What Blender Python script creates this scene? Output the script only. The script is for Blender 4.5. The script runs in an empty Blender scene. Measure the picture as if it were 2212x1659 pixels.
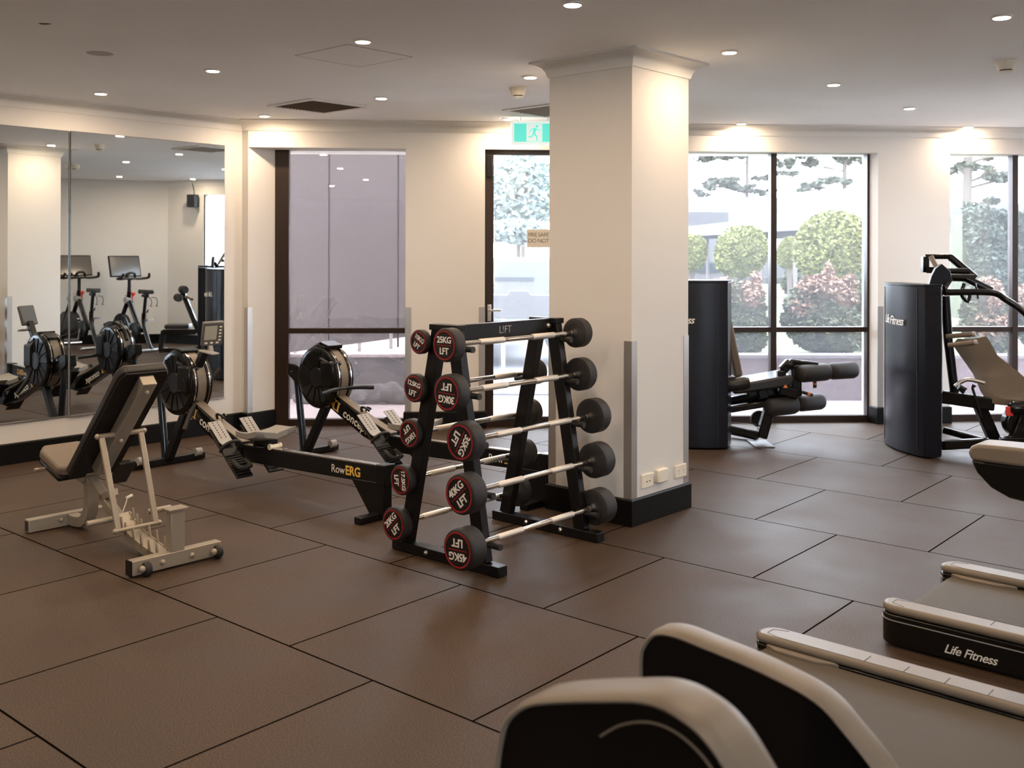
import bpy, bmesh, math, random
from mathutils import Vector, Matrix, Quaternion

# ------------------------------------------------------------------ camera
SC = bpy.context.scene
COL = SC.collection
F, CX, CY, H = 2195.0, 1106.0, 547.5, 1.573      # focal length in px, principal point, eye height

cam_d = bpy.data.cameras.new('camera')
cam = bpy.data.objects.new('camera', cam_d)
COL.objects.link(cam)
cam.location = (0, 0, H)
cam.rotation_euler = (math.radians(90), math.radians(-0.1), 0)
cam_d.sensor_width = 36
cam_d.lens = 36 * F / 2212
cam_d.shift_y = -(829.5 - CY) / 2212
cam_d.clip_start = 0.05
cam_d.dof.use_dof = True
cam_d.dof.focus_distance = 5.6
cam_d.dof.aperture_fstop = 4.0
SC.camera = cam

# ------------------------------------------------------------------ sky and exposure
world = bpy.data.worlds.new('overcast_sky')
SC.world = world
world.use_nodes = True
wn = world.node_tree
bg = wn.nodes['Background']
bg.inputs[0].default_value = (0.87, 0.92, 1.0, 1)
bg.inputs[1].default_value = 15.0
SC.view_settings.view_transform = 'Standard'
SC.view_settings.look = 'None'
SC.view_settings.gamma = 1
SC.view_settings.exposure = 0.35
SC.cycles.max_bounces = 8
SC.cycles.diffuse_bounces = 5
SC.cycles.glossy_bounces = 4
SC.cycles.transparent_max_bounces = 12
SC.cycles.sample_clamp_indirect = 8
SC.cycles.use_denoising = True

LAMP_W = 8.2
LAMP_COL = (1.0, 0.75, 0.52)

# ------------------------------------------------------------------ directions of the building
TD = Vector((0.7413, -0.6712, 0))      # from the mirrored wall into the room
WD = Vector((0.6712, 0.7413, 0))       # along the mirrored wall, away from the camera
C0 = Vector((0.69, 5.855, 0))          # near corner of the column
ML = Vector((-2.405, 9.05, 0))         # far end of the mirrored wall
_a = math.radians(47.84 + 0.8)
WL = Vector((math.cos(_a), math.sin(_a), 0))      # direction of the mirrored wall
TL = Vector((WL.y, -WL.x, 0))
rng = random.Random(7)


def pt(px, py, y):
    """The point at distance y in front of the eye that is seen at a pixel of the photograph."""
    return Vector(((px - CX) * y / F, y, H - (py - CY) * y / F))


def flo(px, py, z=0.0):
    y = F * (H - z) / (py - CY)
    return Vector(((px - CX) * y / F, y, z))


# ------------------------------------------------------------------ materials
def lin(c):
    return tuple(((x / 255) / 12.92 if x / 255 <= 0.04045 else ((x / 255 + 0.055) / 1.055) ** 2.4) for x in c)


def mat(name, col, rough=0.5, metal=0.0, spec=0.5, bump=0.0, bscale=60.0, var=0.0, vscale=8.0, coat=0.0, emit=0.0, sheen=0.0):
    m = bpy.data.materials.new(name)
    m.use_nodes = True
    nt = m.node_tree
    b = nt.nodes['Principled BSDF']
    b.inputs['Base Color'].default_value = (*col, 1)
    b.inputs['Roughness'].default_value = rough
    b.inputs['Metallic'].default_value = metal
    b.inputs['Specular IOR Level'].default_value = spec
    b.inputs['Coat Weight'].default_value = coat
    if emit:
        b.inputs['Emission Color'].default_value = (*col, 1)
        b.inputs['Emission Strength'].default_value = emit
    tc = nt.nodes.new('ShaderNodeTexCoord')
    if var:
        n = nt.nodes.new('ShaderNodeTexNoise')
        n.inputs['Scale'].default_value = vscale
        n.inputs['Detail'].default_value = 4
        nt.links.new(tc.outputs['Object'], n.inputs['Vector'])
        r = nt.nodes.new('ShaderNodeMapRange')
        r.inputs['From Min'].default_value = 0.25
        r.inputs['From Max'].default_value = 0.75
        r.inputs['To Min'].default_value = 1 - var
        r.inputs['To Max'].default_value = 1 + var
        nt.links.new(n.outputs['Fac'], r.inputs['Value'])
        mx = nt.nodes.new('ShaderNodeVectorMath')
        mx.operation = 'SCALE'
        mx.inputs[0].default_value = col
        nt.links.new(r.outputs[0], mx.inputs['Scale'])
        nt.links.new(mx.outputs[0], b.inputs['Base Color'])
    if bump:
        n2 = nt.nodes.new('ShaderNodeTexNoise')
        n2.inputs['Scale'].default_value = bscale
        n2.inputs['Detail'].default_value = 3
        nt.links.new(tc.outputs['Object'], n2.inputs['Vector'])
        bp = nt.nodes.new('ShaderNodeBump')
        bp.inputs['Strength'].default_value = bump
        bp.inputs['Distance'].default_value = 0.01
        nt.links.new(n2.outputs['Fac'], bp.inputs['Height'])
        nt.links.new(bp.outputs['Normal'], b.inputs['Normal'])
    return m


def glass_mat(name, tint=(0.93, 0.95, 0.95), gloss=0.08, haze=0.0, hazecol=(0.8, 0.8, 0.85)):
    m = bpy.data.materials.new(name)
    m.use_nodes = True
    nt = m.node_tree
    nt.nodes.remove(nt.nodes['Principled BSDF'])
    out = nt.nodes['Material Output']
    tr = nt.nodes.new('ShaderNodeBsdfTransparent')
    tr.inputs[0].default_value = (*tint, 1)
    gl = nt.nodes.new('ShaderNodeBsdfGlossy')
    gl.inputs['Roughness'].default_value = 0.0
    lw = nt.nodes.new('ShaderNodeLayerWeight')
    lw.inputs['Blend'].default_value = 0.15
    ma = nt.nodes.new('ShaderNodeMath')
    ma.operation = 'MAXIMUM'
    ma.inputs[1].default_value = gloss
    nt.links.new(lw.outputs['Fresnel'], ma.inputs[0])
    mx = nt.nodes.new('ShaderNodeMixShader')
    nt.links.new(ma.outputs[0], mx.inputs[0])
    nt.links.new(tr.outputs[0], mx.inputs[1])
    nt.links.new(gl.outputs[0], mx.inputs[2])
    last = mx
    if haze:
        df = nt.nodes.new('ShaderNodeBsdfTranslucent')
        df.inputs[0].default_value = (*hazecol, 1)
        m2 = nt.nodes.new('ShaderNodeMixShader')
        m2.inputs[0].default_value = haze
        nt.links.new(mx.outputs[0], m2.inputs[1])
        nt.links.new(df.outputs[0], m2.inputs[2])
        last = m2
    nt.links.new(last.outputs[0], out.inputs[0])
    return m


def floor_mat():
    m = bpy.data.materials.new('rubber_tiles')
    m.use_nodes = True
    nt = m.node_tree
    b = nt.nodes['Principled BSDF']
    tc = nt.nodes.new('ShaderNodeTexCoord')
    mp = nt.nodes.new('ShaderNodeMapping')
    mp.inputs['Location'].default_value = (0.5, 0, 0)
    nt.links.new(tc.outputs['Object'], mp.inputs['Vector'])
    br = nt.nodes.new('ShaderNodeTexBrick')
    br.offset = 0.5
    br.inputs['Scale'].default_value = 1
    br.inputs['Brick Width'].default_value = 1
    br.inputs['Row Height'].default_value = 1
    br.inputs['Mortar Size'].default_value = 0.0055
    br.inputs['Mortar Smooth'].default_value = 0.3
    br.inputs['Bias'].default_value = 0
    br.inputs['Color1'].default_value = (0.9, 0.9, 0.9, 1)
    br.inputs['Color2'].default_value = (1.08, 1.08, 1.08, 1)
    br.inputs['Mortar'].default_value = (0.06, 0.05, 0.045, 1)
    nt.links.new(mp.outputs[0], br.inputs['Vector'])
    n1 = nt.nodes.new('ShaderNodeTexNoise')
    n1.inputs['Scale'].default_value = 210
    n1.inputs['Detail'].default_value = 2
    nt.links.new(tc.outputs['Object'], n1.inputs['Vector'])
    n2 = nt.nodes.new('ShaderNodeTexNoise')
    n2.inputs['Scale'].default_value = 1.7
    n2.inputs['Detail'].default_value = 5
    nt.links.new(tc.outputs['Object'], n2.inputs['Vector'])
    r1 = nt.nodes.new('ShaderNodeValToRGB')
    r1.color_ramp.elements[0].position = 0.36
    r1.color_ramp.elements[0].color = (0.020, 0.0125, 0.0078, 1)
    r1.color_ramp.elements[1].position = 0.66
    r1.color_ramp.elements[1].color = (0.102, 0.064, 0.041, 1)
    nt.links.new(n1.outputs['Fac'], r1.inputs[0])
    mu = nt.nodes.new('ShaderNodeMixRGB')
    mu.blend_type = 'MULTIPLY'
    mu.inputs[0].default_value = 1
    nt.links.new(r1.outputs[0], mu.inputs[1])
    nt.links.new(br.outputs['Color'], mu.inputs[2])
    r2 = nt.nodes.new('ShaderNodeMapRange')
    r2.inputs['From Min'].default_value = 0.3
    r2.inputs['From Max'].default_value = 0.7
    r2.inputs['To Min'].default_value = 0.85
    r2.inputs['To Max'].default_value = 1.15
    nt.links.new(n2.outputs['Fac'], r2.inputs[0])
    sc = nt.nodes.new('ShaderNodeVectorMath')
    sc.operation = 'SCALE'
    nt.links.new(mu.outputs[0], sc.inputs[0])
    nt.links.new(r2.outputs[0], sc.inputs['Scale'])
    nt.links.new(sc.outputs[0], b.inputs['Base Color'])
    r3 = nt.nodes.new('ShaderNodeMapRange')
    r3.inputs['From Min'].default_value = 0.3
    r3.inputs['From Max'].default_value = 0.7
    r3.inputs['To Min'].default_value = 0.50
    r3.inputs['To Max'].default_value = 0.62
    nt.links.new(n2.outputs['Fac'], r3.inputs[0])
    nt.links.new(r3.outputs[0], b.inputs['Roughness'])
    sp = nt.nodes.new('ShaderNodeMapRange')
    sp.inputs['To Min'].default_value = 0.26
    sp.inputs['To Max'].default_value = 0.0
    nt.links.new(br.outputs['Fac'], sp.inputs[0])
    nt.links.new(sp.outputs[0], b.inputs['Specular IOR Level'])
    ad = nt.nodes.new('ShaderNodeMath')
    ad.operation = 'MULTIPLY_ADD'
    ad.inputs[1].default_value = -2.0
    nt.links.new(br.outputs['Fac'], ad.inputs[0])
    nt.links.new(n1.outputs['Fac'], ad.inputs[2])
    bp = nt.nodes.new('ShaderNodeBump')
    bp.inputs['Strength'].default_value = 0.22
    bp.inputs['Distance'].default_value = 0.002
    nt.links.new(ad.outputs[0], bp.inputs['Height'])
    nt.links.new(bp.outputs[0], b.inputs['Normal'])
    return m


MT = {}
MT['wall'] = mat('cream_wall_paint', (0.70, 0.675, 0.63), 0.65, bump=0.08, bscale=250, spec=0.3)
MT['ceil'] = mat('ceiling_paint', (0.93, 0.92, 0.90), 0.8, bump=0.05, bscale=150, spec=0.2, var=0.03, vscale=1.2)
MT['cove'] = mat('cornice_paint', (0.78, 0.755, 0.70), 0.6, spec=0.3)
MT['base'] = mat('black_skirting', (0.004, 0.004, 0.004), 0.4, spec=0.2)
MT['floor'] = floor_mat()
MT['brown'] = mat('brown_aluminium', (0.030, 0.017, 0.012), 0.35, metal=0.3)
MT['guard'] = mat('brushed_guard', (0.50, 0.48, 0.45), 0.35, metal=0.75, bump=0.03, bscale=200)
MT['glass'] = glass_mat('window_glass', (0.86, 0.88, 0.90), 0.09, 0.024, (0.8, 0.82, 0.9))
MT['glass_left'] = glass_mat('reflective_glass', (0.74, 0.72, 0.72), 0.20, 0.016, (0.78, 0.70, 0.72))
MT['mirror'] = mat('mirror_silver', (0.80, 0.85, 0.86), 0.0, metal=1.0)
MT['mirror_edge'] = mat('mirror_edge', (0.05, 0.06, 0.058), 0.2, metal=0.4)
MT['black'] = mat('black_powder_coat', (0.005, 0.005, 0.006), 0.38, spec=0.3, bump=0.05, bscale=300)
MT['gloss'] = mat('black_gloss', (0.005, 0.005, 0.005), 0.2, spec=0.35, coat=0.1)
MT['bluetube'] = mat('dark_blue_black_tube', (0.008, 0.014, 0.022), 0.22, coat=0.3)
MT['rubber'] = mat('black_rubber', (0.015, 0.013, 0.012), 0.55, bump=0.4, bscale=400)
MT['rubface'] = mat('black_rubber_face', (0.006, 0.005, 0.006), 0.4)
MT['chrome'] = mat('chrome', (0.78, 0.75, 0.72), 0.12, metal=1.0)
MT['knurl'] = mat('knurled_grip', (0.72, 0.66, 0.58), 0.42, metal=0.85, bump=0.3, bscale=900)
MT['steel'] = mat('steel_strip', (0.62, 0.60, 0.57), 0.25, metal=0.9)
MT['red'] = mat('red_ring', (0.36, 0.012, 0.018), 0.4)
MT['white'] = mat('white_print', (0.80, 0.77, 0.72), 0.5)
MT['gold'] = mat('gold_print', (0.80, 0.50, 0.10), 0.45)
MT['grey'] = mat('grey_plastic', (0.33, 0.32, 0.30), 0.5)
MT['darkgrey'] = mat('dark_grey_plastic', (0.10, 0.10, 0.095), 0.4)
MT['seat'] = mat('grey_seat_foam', (0.235, 0.22, 0.195), 0.55, bump=0.1, bscale=150)
MT['silver'] = mat('silver_frame_paint', (0.37, 0.32, 0.25), 0.38, metal=0.35, bump=0.04, bscale=300)
MT['pad'] = mat('black_vinyl', (0.014, 0.012, 0.011), 0.35, bump=0.08, bscale=120)
MT['tan'] = mat('taupe_plastic', (0.18, 0.145, 0.105), 0.42, bump=0.1, bscale=350)
MT['tanpad'] = mat('taupe_upholstery', (0.15, 0.115, 0.08), 0.6, bump=0.15, bscale=300)
MT['belt'] = mat('running_belt', (0.095, 0.078, 0.058), 0.65, spec=0.25, bump=0.4, bscale=420)
MT['tower'] = mat('tower_shroud', (0.006, 0.007, 0.012), 0.34, spec=0.3, bump=0.05, bscale=200)
MT['plate'] = mat('cream_socket_plastic', (0.82, 0.76, 0.62), 0.35)
MT['lamp'] = mat('lamp_lens', (1.0, 0.90, 0.74), 0.5, emit=7)
MT['ring'] = mat('white_lamp_ring', (0.80, 0.78, 0.74), 0.5)
MT['vent'] = mat('brown_dusty_slats', (0.34, 0.25, 0.18), 0.6)
MT['darkhole'] = mat('dark_duct', (0.03, 0.022, 0.018), 0.8)
MT['teal'] = mat('exit_teal', (0.10, 0.62, 0.52), 0.4, emit=0.75)
MT['exitwhite'] = mat('exit_white', (0.85, 0.92, 0.92), 0.4, emit=0.45)
MT['lcd'] = mat('lcd_screen', (0.42, 0.41, 0.33), 0.3)
MT['screen'] = mat('dark_screen', (0.10, 0.085, 0.07), 0.12)
MT['redplastic'] = mat('red_plastic', (0.75, 0.06, 0.04), 0.35)
MT['orange'] = mat('orange_plastic', (0.70, 0.22, 0.05), 0.4)
MT['signbeige'] = mat('sign_beige', (0.62, 0.58, 0.50), 0.5)
MT['signtext'] = mat('sign_grey_text', (0.08, 0.075, 0.07), 0.5)
MT['clear'] = glass_mat('smoked_plastic', (0.35, 0.27, 0.18), 0.18)
# outdoors
MT['terrace'] = mat('pink_paving', (0.24, 0.195, 0.19), 0.8, var=0.06, vscale=3, bump=0.1)
MT['planter'] = mat('pink_render', (0.115, 0.08, 0.083), 0.85, var=0.08, vscale=2)
MT['cap'] = mat('grey_capping', (0.12, 0.105, 0.105), 0.8)
MT['lawn'] = mat('lawn_green', (0.095, 0.11, 0.045), 0.9, var=0.2, vscale=3, bump=0.5, bscale=30)
MT['road'] = mat('asphalt', (0.12, 0.12, 0.13), 0.9, var=0.05)
MT['bounce_ground'] = mat('bounce_ground_pale', (0.36, 0.36, 0.37), 0.9, var=0.05)  # unseen ground, kept pale to bounce daylight up to the ceiling
MT['concrete'] = mat('pale_concrete', (0.17, 0.18, 0.2), 0.9, var=0.18, vscale=2.5)
MT['leafy'] = mat('yellow_green_leaf', (0.15, 0.155, 0.055), 0.6, var=0.30, vscale=6, spec=0.2)
MT['leafd'] = mat('dark_green_leaf', (0.068, 0.078, 0.04), 0.55, var=0.35, vscale=7, spec=0.3)
MT['leafr'] = mat('new_red_leaf', (0.2, 0.122, 0.085), 0.55, var=0.2, vscale=9, spec=0.3)
MT['leafh'] = mat('hedge_leaf', (0.058, 0.072, 0.055), 0.6, var=0.35, vscale=4, spec=0.2)
MT['leafp'] = mat('pine_leaf', (0.085, 0.09, 0.07), 0.6, var=0.3, vscale=3, spec=0.1)
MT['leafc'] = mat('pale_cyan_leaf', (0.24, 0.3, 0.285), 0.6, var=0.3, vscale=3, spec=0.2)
MT['bark'] = mat('bark', (0.09, 0.073, 0.06), 0.9, bump=0.4, bscale=20)
MT['roofw'] = mat('white_metal_roof', (0.105, 0.105, 0.112), 0.6)
MT['eaves'] = mat('grey_eaves', (0.055, 0.053, 0.057), 0.8)
MT['facade'] = mat('grey_facade', (0.08, 0.075, 0.08), 0.85, var=0.1, vscale=1)
MT['dglass'] = mat('far_window_glass', (0.022, 0.03, 0.036), 0.1)
MT['lavender'] = mat('lavender_panel', (0.073, 0.061, 0.06), 0.7, var=0.04, vscale=1.5)
MT['joint'] = mat('dark_joint', (0.03, 0.028, 0.03), 0.6)
MT['retwall'] = mat('stained_retaining_wall', (0.068, 0.06, 0.062), 0.9, var=0.35, vscale=4, bump=0.3, bscale=12)
MT['rock'] = mat('grey_rock', (0.065, 0.06, 0.06), 0.9, var=0.3, vscale=8, bump=0.6, bscale=15)
MT['carwhite'] = mat('white_car_paint', (0.135, 0.14, 0.15), 0.25, coat=0.5)
MT['cardark'] = mat('car_dark_trim', (0.055, 0.07, 0.08), 0.3)


# ------------------------------------------------------------------ mesh building
def smooth_path(pts, n=6):
    P = [Vector(p) for p in pts]
    if len(P) < 3:
        return P
    out = []
    for i in range(len(P) - 1):
        p0 = P[max(i - 1, 0)]; p1 = P[i]; p2 = P[i + 1]; p3 = P[min(i + 2, len(P) - 1)]
        for k in range(n):
            t = k / n
            out.append(0.5 * ((2 * p1) + (p2 - p0) * t + (2 * p0 - 5 * p1 + 4 * p2 - p3) * t * t + (3 * p1 - p0 - 3 * p2 + p3) * t ** 3))
    out.append(P[-1])
    return out


class MB:
    def __init__(self):
        self.v = []
        self.f = []
        self.mi = []

    def add(self, vs, fs, mi=0):
        o = len(self.v)
        self.v += [Vector(p) for p in vs]
        self.f += [tuple(i + o for i in f) for f in fs]
        self.mi += [mi] * len(fs)
        return self

    def box(self, c, s, R=None, mi=0):
        c = Vector(c)
        vs = []
        for z in (-1, 1):
            for x, y in ((-1, -1), (1, -1), (1, 1), (-1, 1)):
                p = Vector((x * s[0] / 2, y * s[1] / 2, z * s[2] / 2))
                if R is not None:
                    p = R @ p
                vs.append(c + p)
        return self.add(vs, [(3, 2, 1, 0), (4, 5, 6, 7), (0, 1, 5, 4), (1, 2, 6, 5), (2, 3, 7, 6), (3, 0, 4, 7)], mi)

    def beam(self, p, q, w, h, up=(0, 0, 1), mi=0, w2=None, h2=None):
        p = Vector(p); q = Vector(q)
        d = (q - p).normalized()
        s = d.cross(Vector(up))
        if s.length < 1e-4:
            s = d.cross(Vector((1, 0, 0)))
        s.normalize()
        u = s.cross(d)
        w2 = w2 or w; h2 = h2 or h
        vs = []
        for P, a, b in ((p, w, h), (q, w2, h2)):
            for x, y in ((-1, -1), (1, -1), (1, 1), (-1, 1)):
                vs.append(P + s * x * a / 2 + u * y * b / 2)
        return self.add(vs, [(0, 1, 2, 3), (7, 6, 5, 4), (4, 5, 1, 0), (5, 6, 2, 1), (6, 7, 3, 2), (7, 4, 0, 3)], mi)

    def cyl(self, p, q, r, r2=None, seg=20, mi=0):
        return self.lathe(p, q, [(0, r), (1, r if r2 is None else r2)], seg, mi)

    def lathe(self, p, q, prof, seg=24, mi=0):
        """profile of (position 0..1 along p-q, radius), capped at both ends"""
        p = Vector(p); q = Vector(q)
        d = (q - p)
        L = d.length
        d = d.normalized()
        a = d.orthogonal().normalized()
        b = d.cross(a)
        vs, fs = [], []
        for (t, r) in prof:
            for i in range(seg):
                an = 2 * math.pi * i / seg
                vs.append(p + d * L * t + (a * math.cos(an) + b * math.sin(an)) * r)
        for k in range(len(prof) - 1):
            for i in range(seg):
                j = (i + 1) % seg
                fs.append((k * seg + i, k * seg + j, (k + 1) * seg + j, (k + 1) * seg + i))
        fs.append(tuple(reversed(range(seg))))
        fs.append(tuple(range((len(prof) - 1) * seg, len(prof) * seg)))
        return self.add(vs, fs, mi)

    def tube(self, pts, r, seg=10, mi=0, smooth=0, flat=None):
        P = smooth_path(pts, smooth) if smooth else [Vector(p) for p in pts]
        n = len(P)
        T = []
        for i in range(n):
            a = P[max(i - 1, 0)]; b = P[min(i + 1, n - 1)]
            T.append((b - a).normalized())
        N = T[0].orthogonal().normalized()
        vs, fs = [], []
        rr = r if isinstance(r, (list, tuple)) else [r] * n
        for i in range(n):
            if i:
                N = (N - T[i] * N.dot(T[i])).normalized()
            B = T[i].cross(N)
            if i and i < n - 1:
                c = (P[i] - P[i - 1]).normalized().dot((P[i + 1] - P[i]).normalized())
                k = 1 / max(0.5, math.sqrt((1 + c) / 2))
            else:
                k = 1
            for s in range(seg):
                an = 2 * math.pi * s / seg
                vs.append(P[i] + (N * math.cos(an) + B * math.sin(an)) * rr[min(i, len(rr) - 1)] * (1 if k == 1 else (1 + (k - 1) * 0.5)))
        for i in range(n - 1):
            for s in range(seg):
                j = (s + 1) % seg
                fs.append((i * seg + s, i * seg + j, (i + 1) * seg + j, (i + 1) * seg + s))
        fs.append(tuple(reversed(range(seg))))
        fs.append(tuple(range((n - 1) * seg, n * seg)))
        return self.add(vs, fs, mi)

    def prism(self, poly, a, b, o=(0, 0, 0), ux=(1, 0, 0), uy=(0, 0, 1), un=(0, 1, 0), mi=0):
        """polygon in the (ux, uy) plane from distance a to b along un"""
        o = Vector(o); ux = Vector(ux); uy = Vector(uy); un = Vector(un)
        n = len(poly)
        vs = [o + ux * x + uy * y + un * a for x, y in poly] + [o + ux * x + uy * y + un * b for x, y in poly]
        fs = [tuple(range(n)), tuple(reversed(range(n, 2 * n)))]
        for i in range(n):
            j = (i + 1) % n
            fs.append((i, i + n, j + n, j))
        return self.add(vs, fs, mi)

    def ball(self, c, r, seg=14, rings=8, mi=0, sc=(1, 1, 1)):
        c = Vector(c)
        vs = [c + Vector((0, 0, -r * sc[2]))]
        fs = []
        for k in range(1, rings):
            th = math.pi * k / rings
            for i in range(seg):
                an = 2 * math.pi * i / seg
                vs.append(c + Vector((math.sin(th) * math.cos(an) * r * sc[0], math.sin(th) * math.sin(an) * r * sc[1], -math.cos(th) * r * sc[2])))
        vs.append(c + Vector((0, 0, r * sc[2])))
        for i in range(seg):
            fs.append((0, 1 + (i + 1) % seg, 1 + i))
            fs.append((len(vs) - 1, 1 + (rings - 2) * seg + i, 1 + (rings - 2) * seg + (i + 1) % seg))
        for k in range(rings - 2):
            for i in range(seg):
                j = (i + 1) % seg
                fs.append((1 + k * seg + i, 1 + k * seg + j, 1 + (k + 1) * seg + j, 1 + (k + 1) * seg + i))
        return self.add(vs, fs, mi)

    def leaves(self, c, rad, n, size, shell=0.55, mi=0, zmin=-9, rg=rng, keep=None):
        c = Vector(c)
        for _ in range(n):
            while True:
                d = Vector((rg.uniform(-1, 1), rg.uniform(-1, 1), rg.uniform(-1, 1)))
                if 0.02 < d.length <= 1:
                    break
            d = d.normalized() * (shell + (1 - shell) * rg.random() ** 0.6)
            p = c + Vector((d.x * rad[0], d.y * rad[1], d.z * rad[2]))
            if p.z < zmin:
                continue
            if keep and not keep(p):
                continue
            s = size * rg.uniform(0.6, 1.4)
            a = Vector((rg.uniform(-1, 1), rg.uniform(-1, 1), rg.uniform(-.6, .6))).normalized()
            b = a.cross(Vector((rg.uniform(-1, 1), rg.uniform(-1, 1), rg.uniform(-1, 1)))).normalized() * 0.5
            self.add([p - a * s, p + b * s, p + a * s, p - b * s], [(0, 1, 2, 3)], mi)
        return self

    def build(self, name, m, parent=None, world=False, bevel=0, smooth=40, segs=2, recalc=True):
        vs = self.v
        if world and parent is not None:
            inv = MW[parent.name].inverted()
            vs = [inv @ p for p in vs]
        me = bpy.data.meshes.new(name)
        me.from_pydata([tuple(p) for p in vs], [], self.f)
        ms = m if isinstance(m, (list, tuple)) else [m]
        for x in ms:
            me.materials.append(MT[x] if isinstance(x, str) else x)
        for i, p in enumerate(me.polygons):
            p.material_index = self.mi[i]
        if recalc and len(self.f) < 20000:
            bm = bmesh.new()
            bm.from_mesh(me)
            bmesh.ops.recalc_face_normals(bm, faces=bm.faces)
            bm.to_mesh(me)
            bm.free()
        if smooth:
            me.polygons.foreach_set('use_smooth', [True] * len(me.polygons))
            me.set_sharp_from_angle(angle=math.radians(smooth))
        me.update()
        o = bpy.data.objects.new(name, me)
        COL.objects.link(o)
        if parent is not None:
            o.parent = parent
        if bevel:
            md = o.modifiers.new('bevel', 'BEVEL')
            md.width = bevel
            md.segments = segs
            md.limit_method = 'ANGLE'
            md.angle_limit = math.radians(40)
        return o


MW = {}


def thing(name, label, cat, loc=(0, 0, 0), rz=0.0, group=None):
    o = bpy.data.objects.new(name, None)
    o.empty_display_size = 0.1
    COL.objects.link(o)
    o.location = loc
    o.rotation_euler = (0, 0, rz)
    o['label'] = label
    o['category'] = cat
    if group:
        o['group'] = group
    MW[o.name] = Matrix.Translation(Vector(loc)) @ Matrix.Rotation(rz, 4, 'Z')
    return o


def tag(o, label, cat, group=None, kind=None):
    o['label'] = label
    o['category'] = cat
    if group:
        o['group'] = group
    if kind:
        o['kind'] = kind
    return o


def struct(o):
    o['kind'] = 'structure'
    return o


def rotz(v):
    return math.atan2(v[1], v[0])


def text(name, s, size, m, parent, loc, X, Y, bold=0.0, shear=0.0, ext=0.0006, align='CENTER', sp=1.0):
    """lettering lying in the plane of the local axes X (reading direction) and Y (up)"""
    c = bpy.data.curves.new(name, 'FONT')
    c.body = s
    c.size = size
    c.extrude = ext
    c.offset = bold
    c.shear = shear
    c.space_character = sp
    c.align_x = align
    c.align_y = 'CENTER'
    c.resolution_u = 4
    c.materials.append(MT[m])
    tmp = bpy.data.objects.new(name, c)
    me = bpy.data.meshes.new_from_object(tmp)
    me.name = name
    bpy.data.objects.remove(tmp)
    o = bpy.data.objects.new(name, me)
    COL.objects.link(o)
    X = Vector(X).normalized(); Y = Vector(Y).normalized(); Z = X.cross(Y)
    M = Matrix((X, Y, Z)).transposed().to_4x4()
    M.translation = Vector(loc)
    if parent is not None:
        o.parent = parent
    o.matrix_local = M
    return o


def copy_tree(o, parent=None):
    c = o.copy()
    COL.objects.link(c)
    c.parent = parent
    for ch in list(o.children):
        copy_tree(ch, c)
    return c


def sweep(path, prof, closed=False):
    """profile of (out, z) swept along a 2-D path; 'out' is to the right of the path"""
    P = [Vector((p[0], p[1])) for p in path]
    n = len(P)
    mb = MB()
    rings = []
    for i in range(n):
        if closed:
            a = P[(i - 1) % n]; b = P[(i + 1) % n]
        else:
            a = P[i - 1] if i else None
            b = P[i + 1] if i < n - 1 else None
        ns = []
        if a is not None:
            d = (P[i] - a).normalized(); ns.append(Vector((d.y, -d.x)))
        if b is not None:
            d = (b - P[i]).normalized(); ns.append(Vector((d.y, -d.x)))
        if len(ns) == 2:
            m = (ns[0] + ns[1]).normalized()
            m = m / max(0.3, m.dot(ns[0]))
        else:
            m = ns[0]
        rings.append([Vector((P[i].x + m.x * o, P[i].y + m.y * o, z)) for o, z in prof])
    k = len(prof)
    vs = [v for r in rings for v in r]
    fs = []
    for i in range(n if closed else n - 1):
        j = (i + 1) % n
        for s in range(k):
            t = (s + 1) % k
            fs.append((i * k + s, i * k + t, j * k + t, j * k + s))
    if not closed:
        fs.append(tuple(range(k)))
        fs.append(tuple(reversed(range((n - 1) * k, n * k))))
    mb.add(vs, fs)
    return mb


# ================================================================== THE ROOM
def yf(x):      # front face of the back wall
    return 8.985 + (x + 2.33) * 0.0735


def yw(x):      # plane of the windows in it
    return 9.27 + (x + 2.15) * 0.0546


CEIL = 2.75
HEAD = 2.51
P_strip = (-2.335, 8.985)
P_rev = (-2.13, 9.262)
P_br = (5.15, yf(5.15))
P_wb = (5.855, 7.47)
P_k = (6.236, 6.83)
P_a = (5.95, 2.8)
P_b = (5.95, -3.6)
P_c = (-6.6, -3.6)
P_d = tuple((ML - WL * 9.8)[:2])
ROOM = [P_d, tuple(ML[:2]), P_strip, P_br, P_wb, P_k, P_a, P_b, P_c]

# floor: local x and y follow the rubber tiles, origin on a tile joint
fa = -0.7087
fe = Vector((math.cos(fa), math.sin(fa), 0))
fn = Vector((-math.sin(fa), math.cos(fa), 0))
fo = Vector((0.4123, 5.585, 0))
fm = bpy.data.meshes.new('floor')
fpts = [P_d, (ML.x - 0.1, ML.y + 0.1), (-2.25, 9.5), (5.3, 9.75), (5.98, 7.5), (6.36, 6.83), P_a, P_b, P_c]
loc = [((Vector((p[0], p[1], 0)) - fo).dot(fe), (Vector((p[0], p[1], 0)) - fo).dot(fn)) for p in fpts]
mb = MB()
mb.prism([(a, b) for a, b in loc], 0, -0.08, ux=(1, 0, 0), uy=(0, 1, 0), un=(0, 0, 1))
fl = struct(mb.build('floor', 'floor', smooth=0))
fl.location = fo
fl.rotation_euler = (0, 0, fa)

mb = MB()
mb.prism([(p[0], p[1]) for p in [P_d, (ML.x - .1, ML.y + .1), (-2.25, 9.6), (5.4, 9.85), (6.15, 7.5), (6.5, 6.85), (6.1, 2.8), (6.1, -3.8), (-6.8, -3.8)]], CEIL, CEIL + 0.1, ux=(1, 0, 0), uy=(0, 1, 0), un=(0, 0, 1))
struct(mb.build('ceiling', 'ceil', smooth=0))

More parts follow.
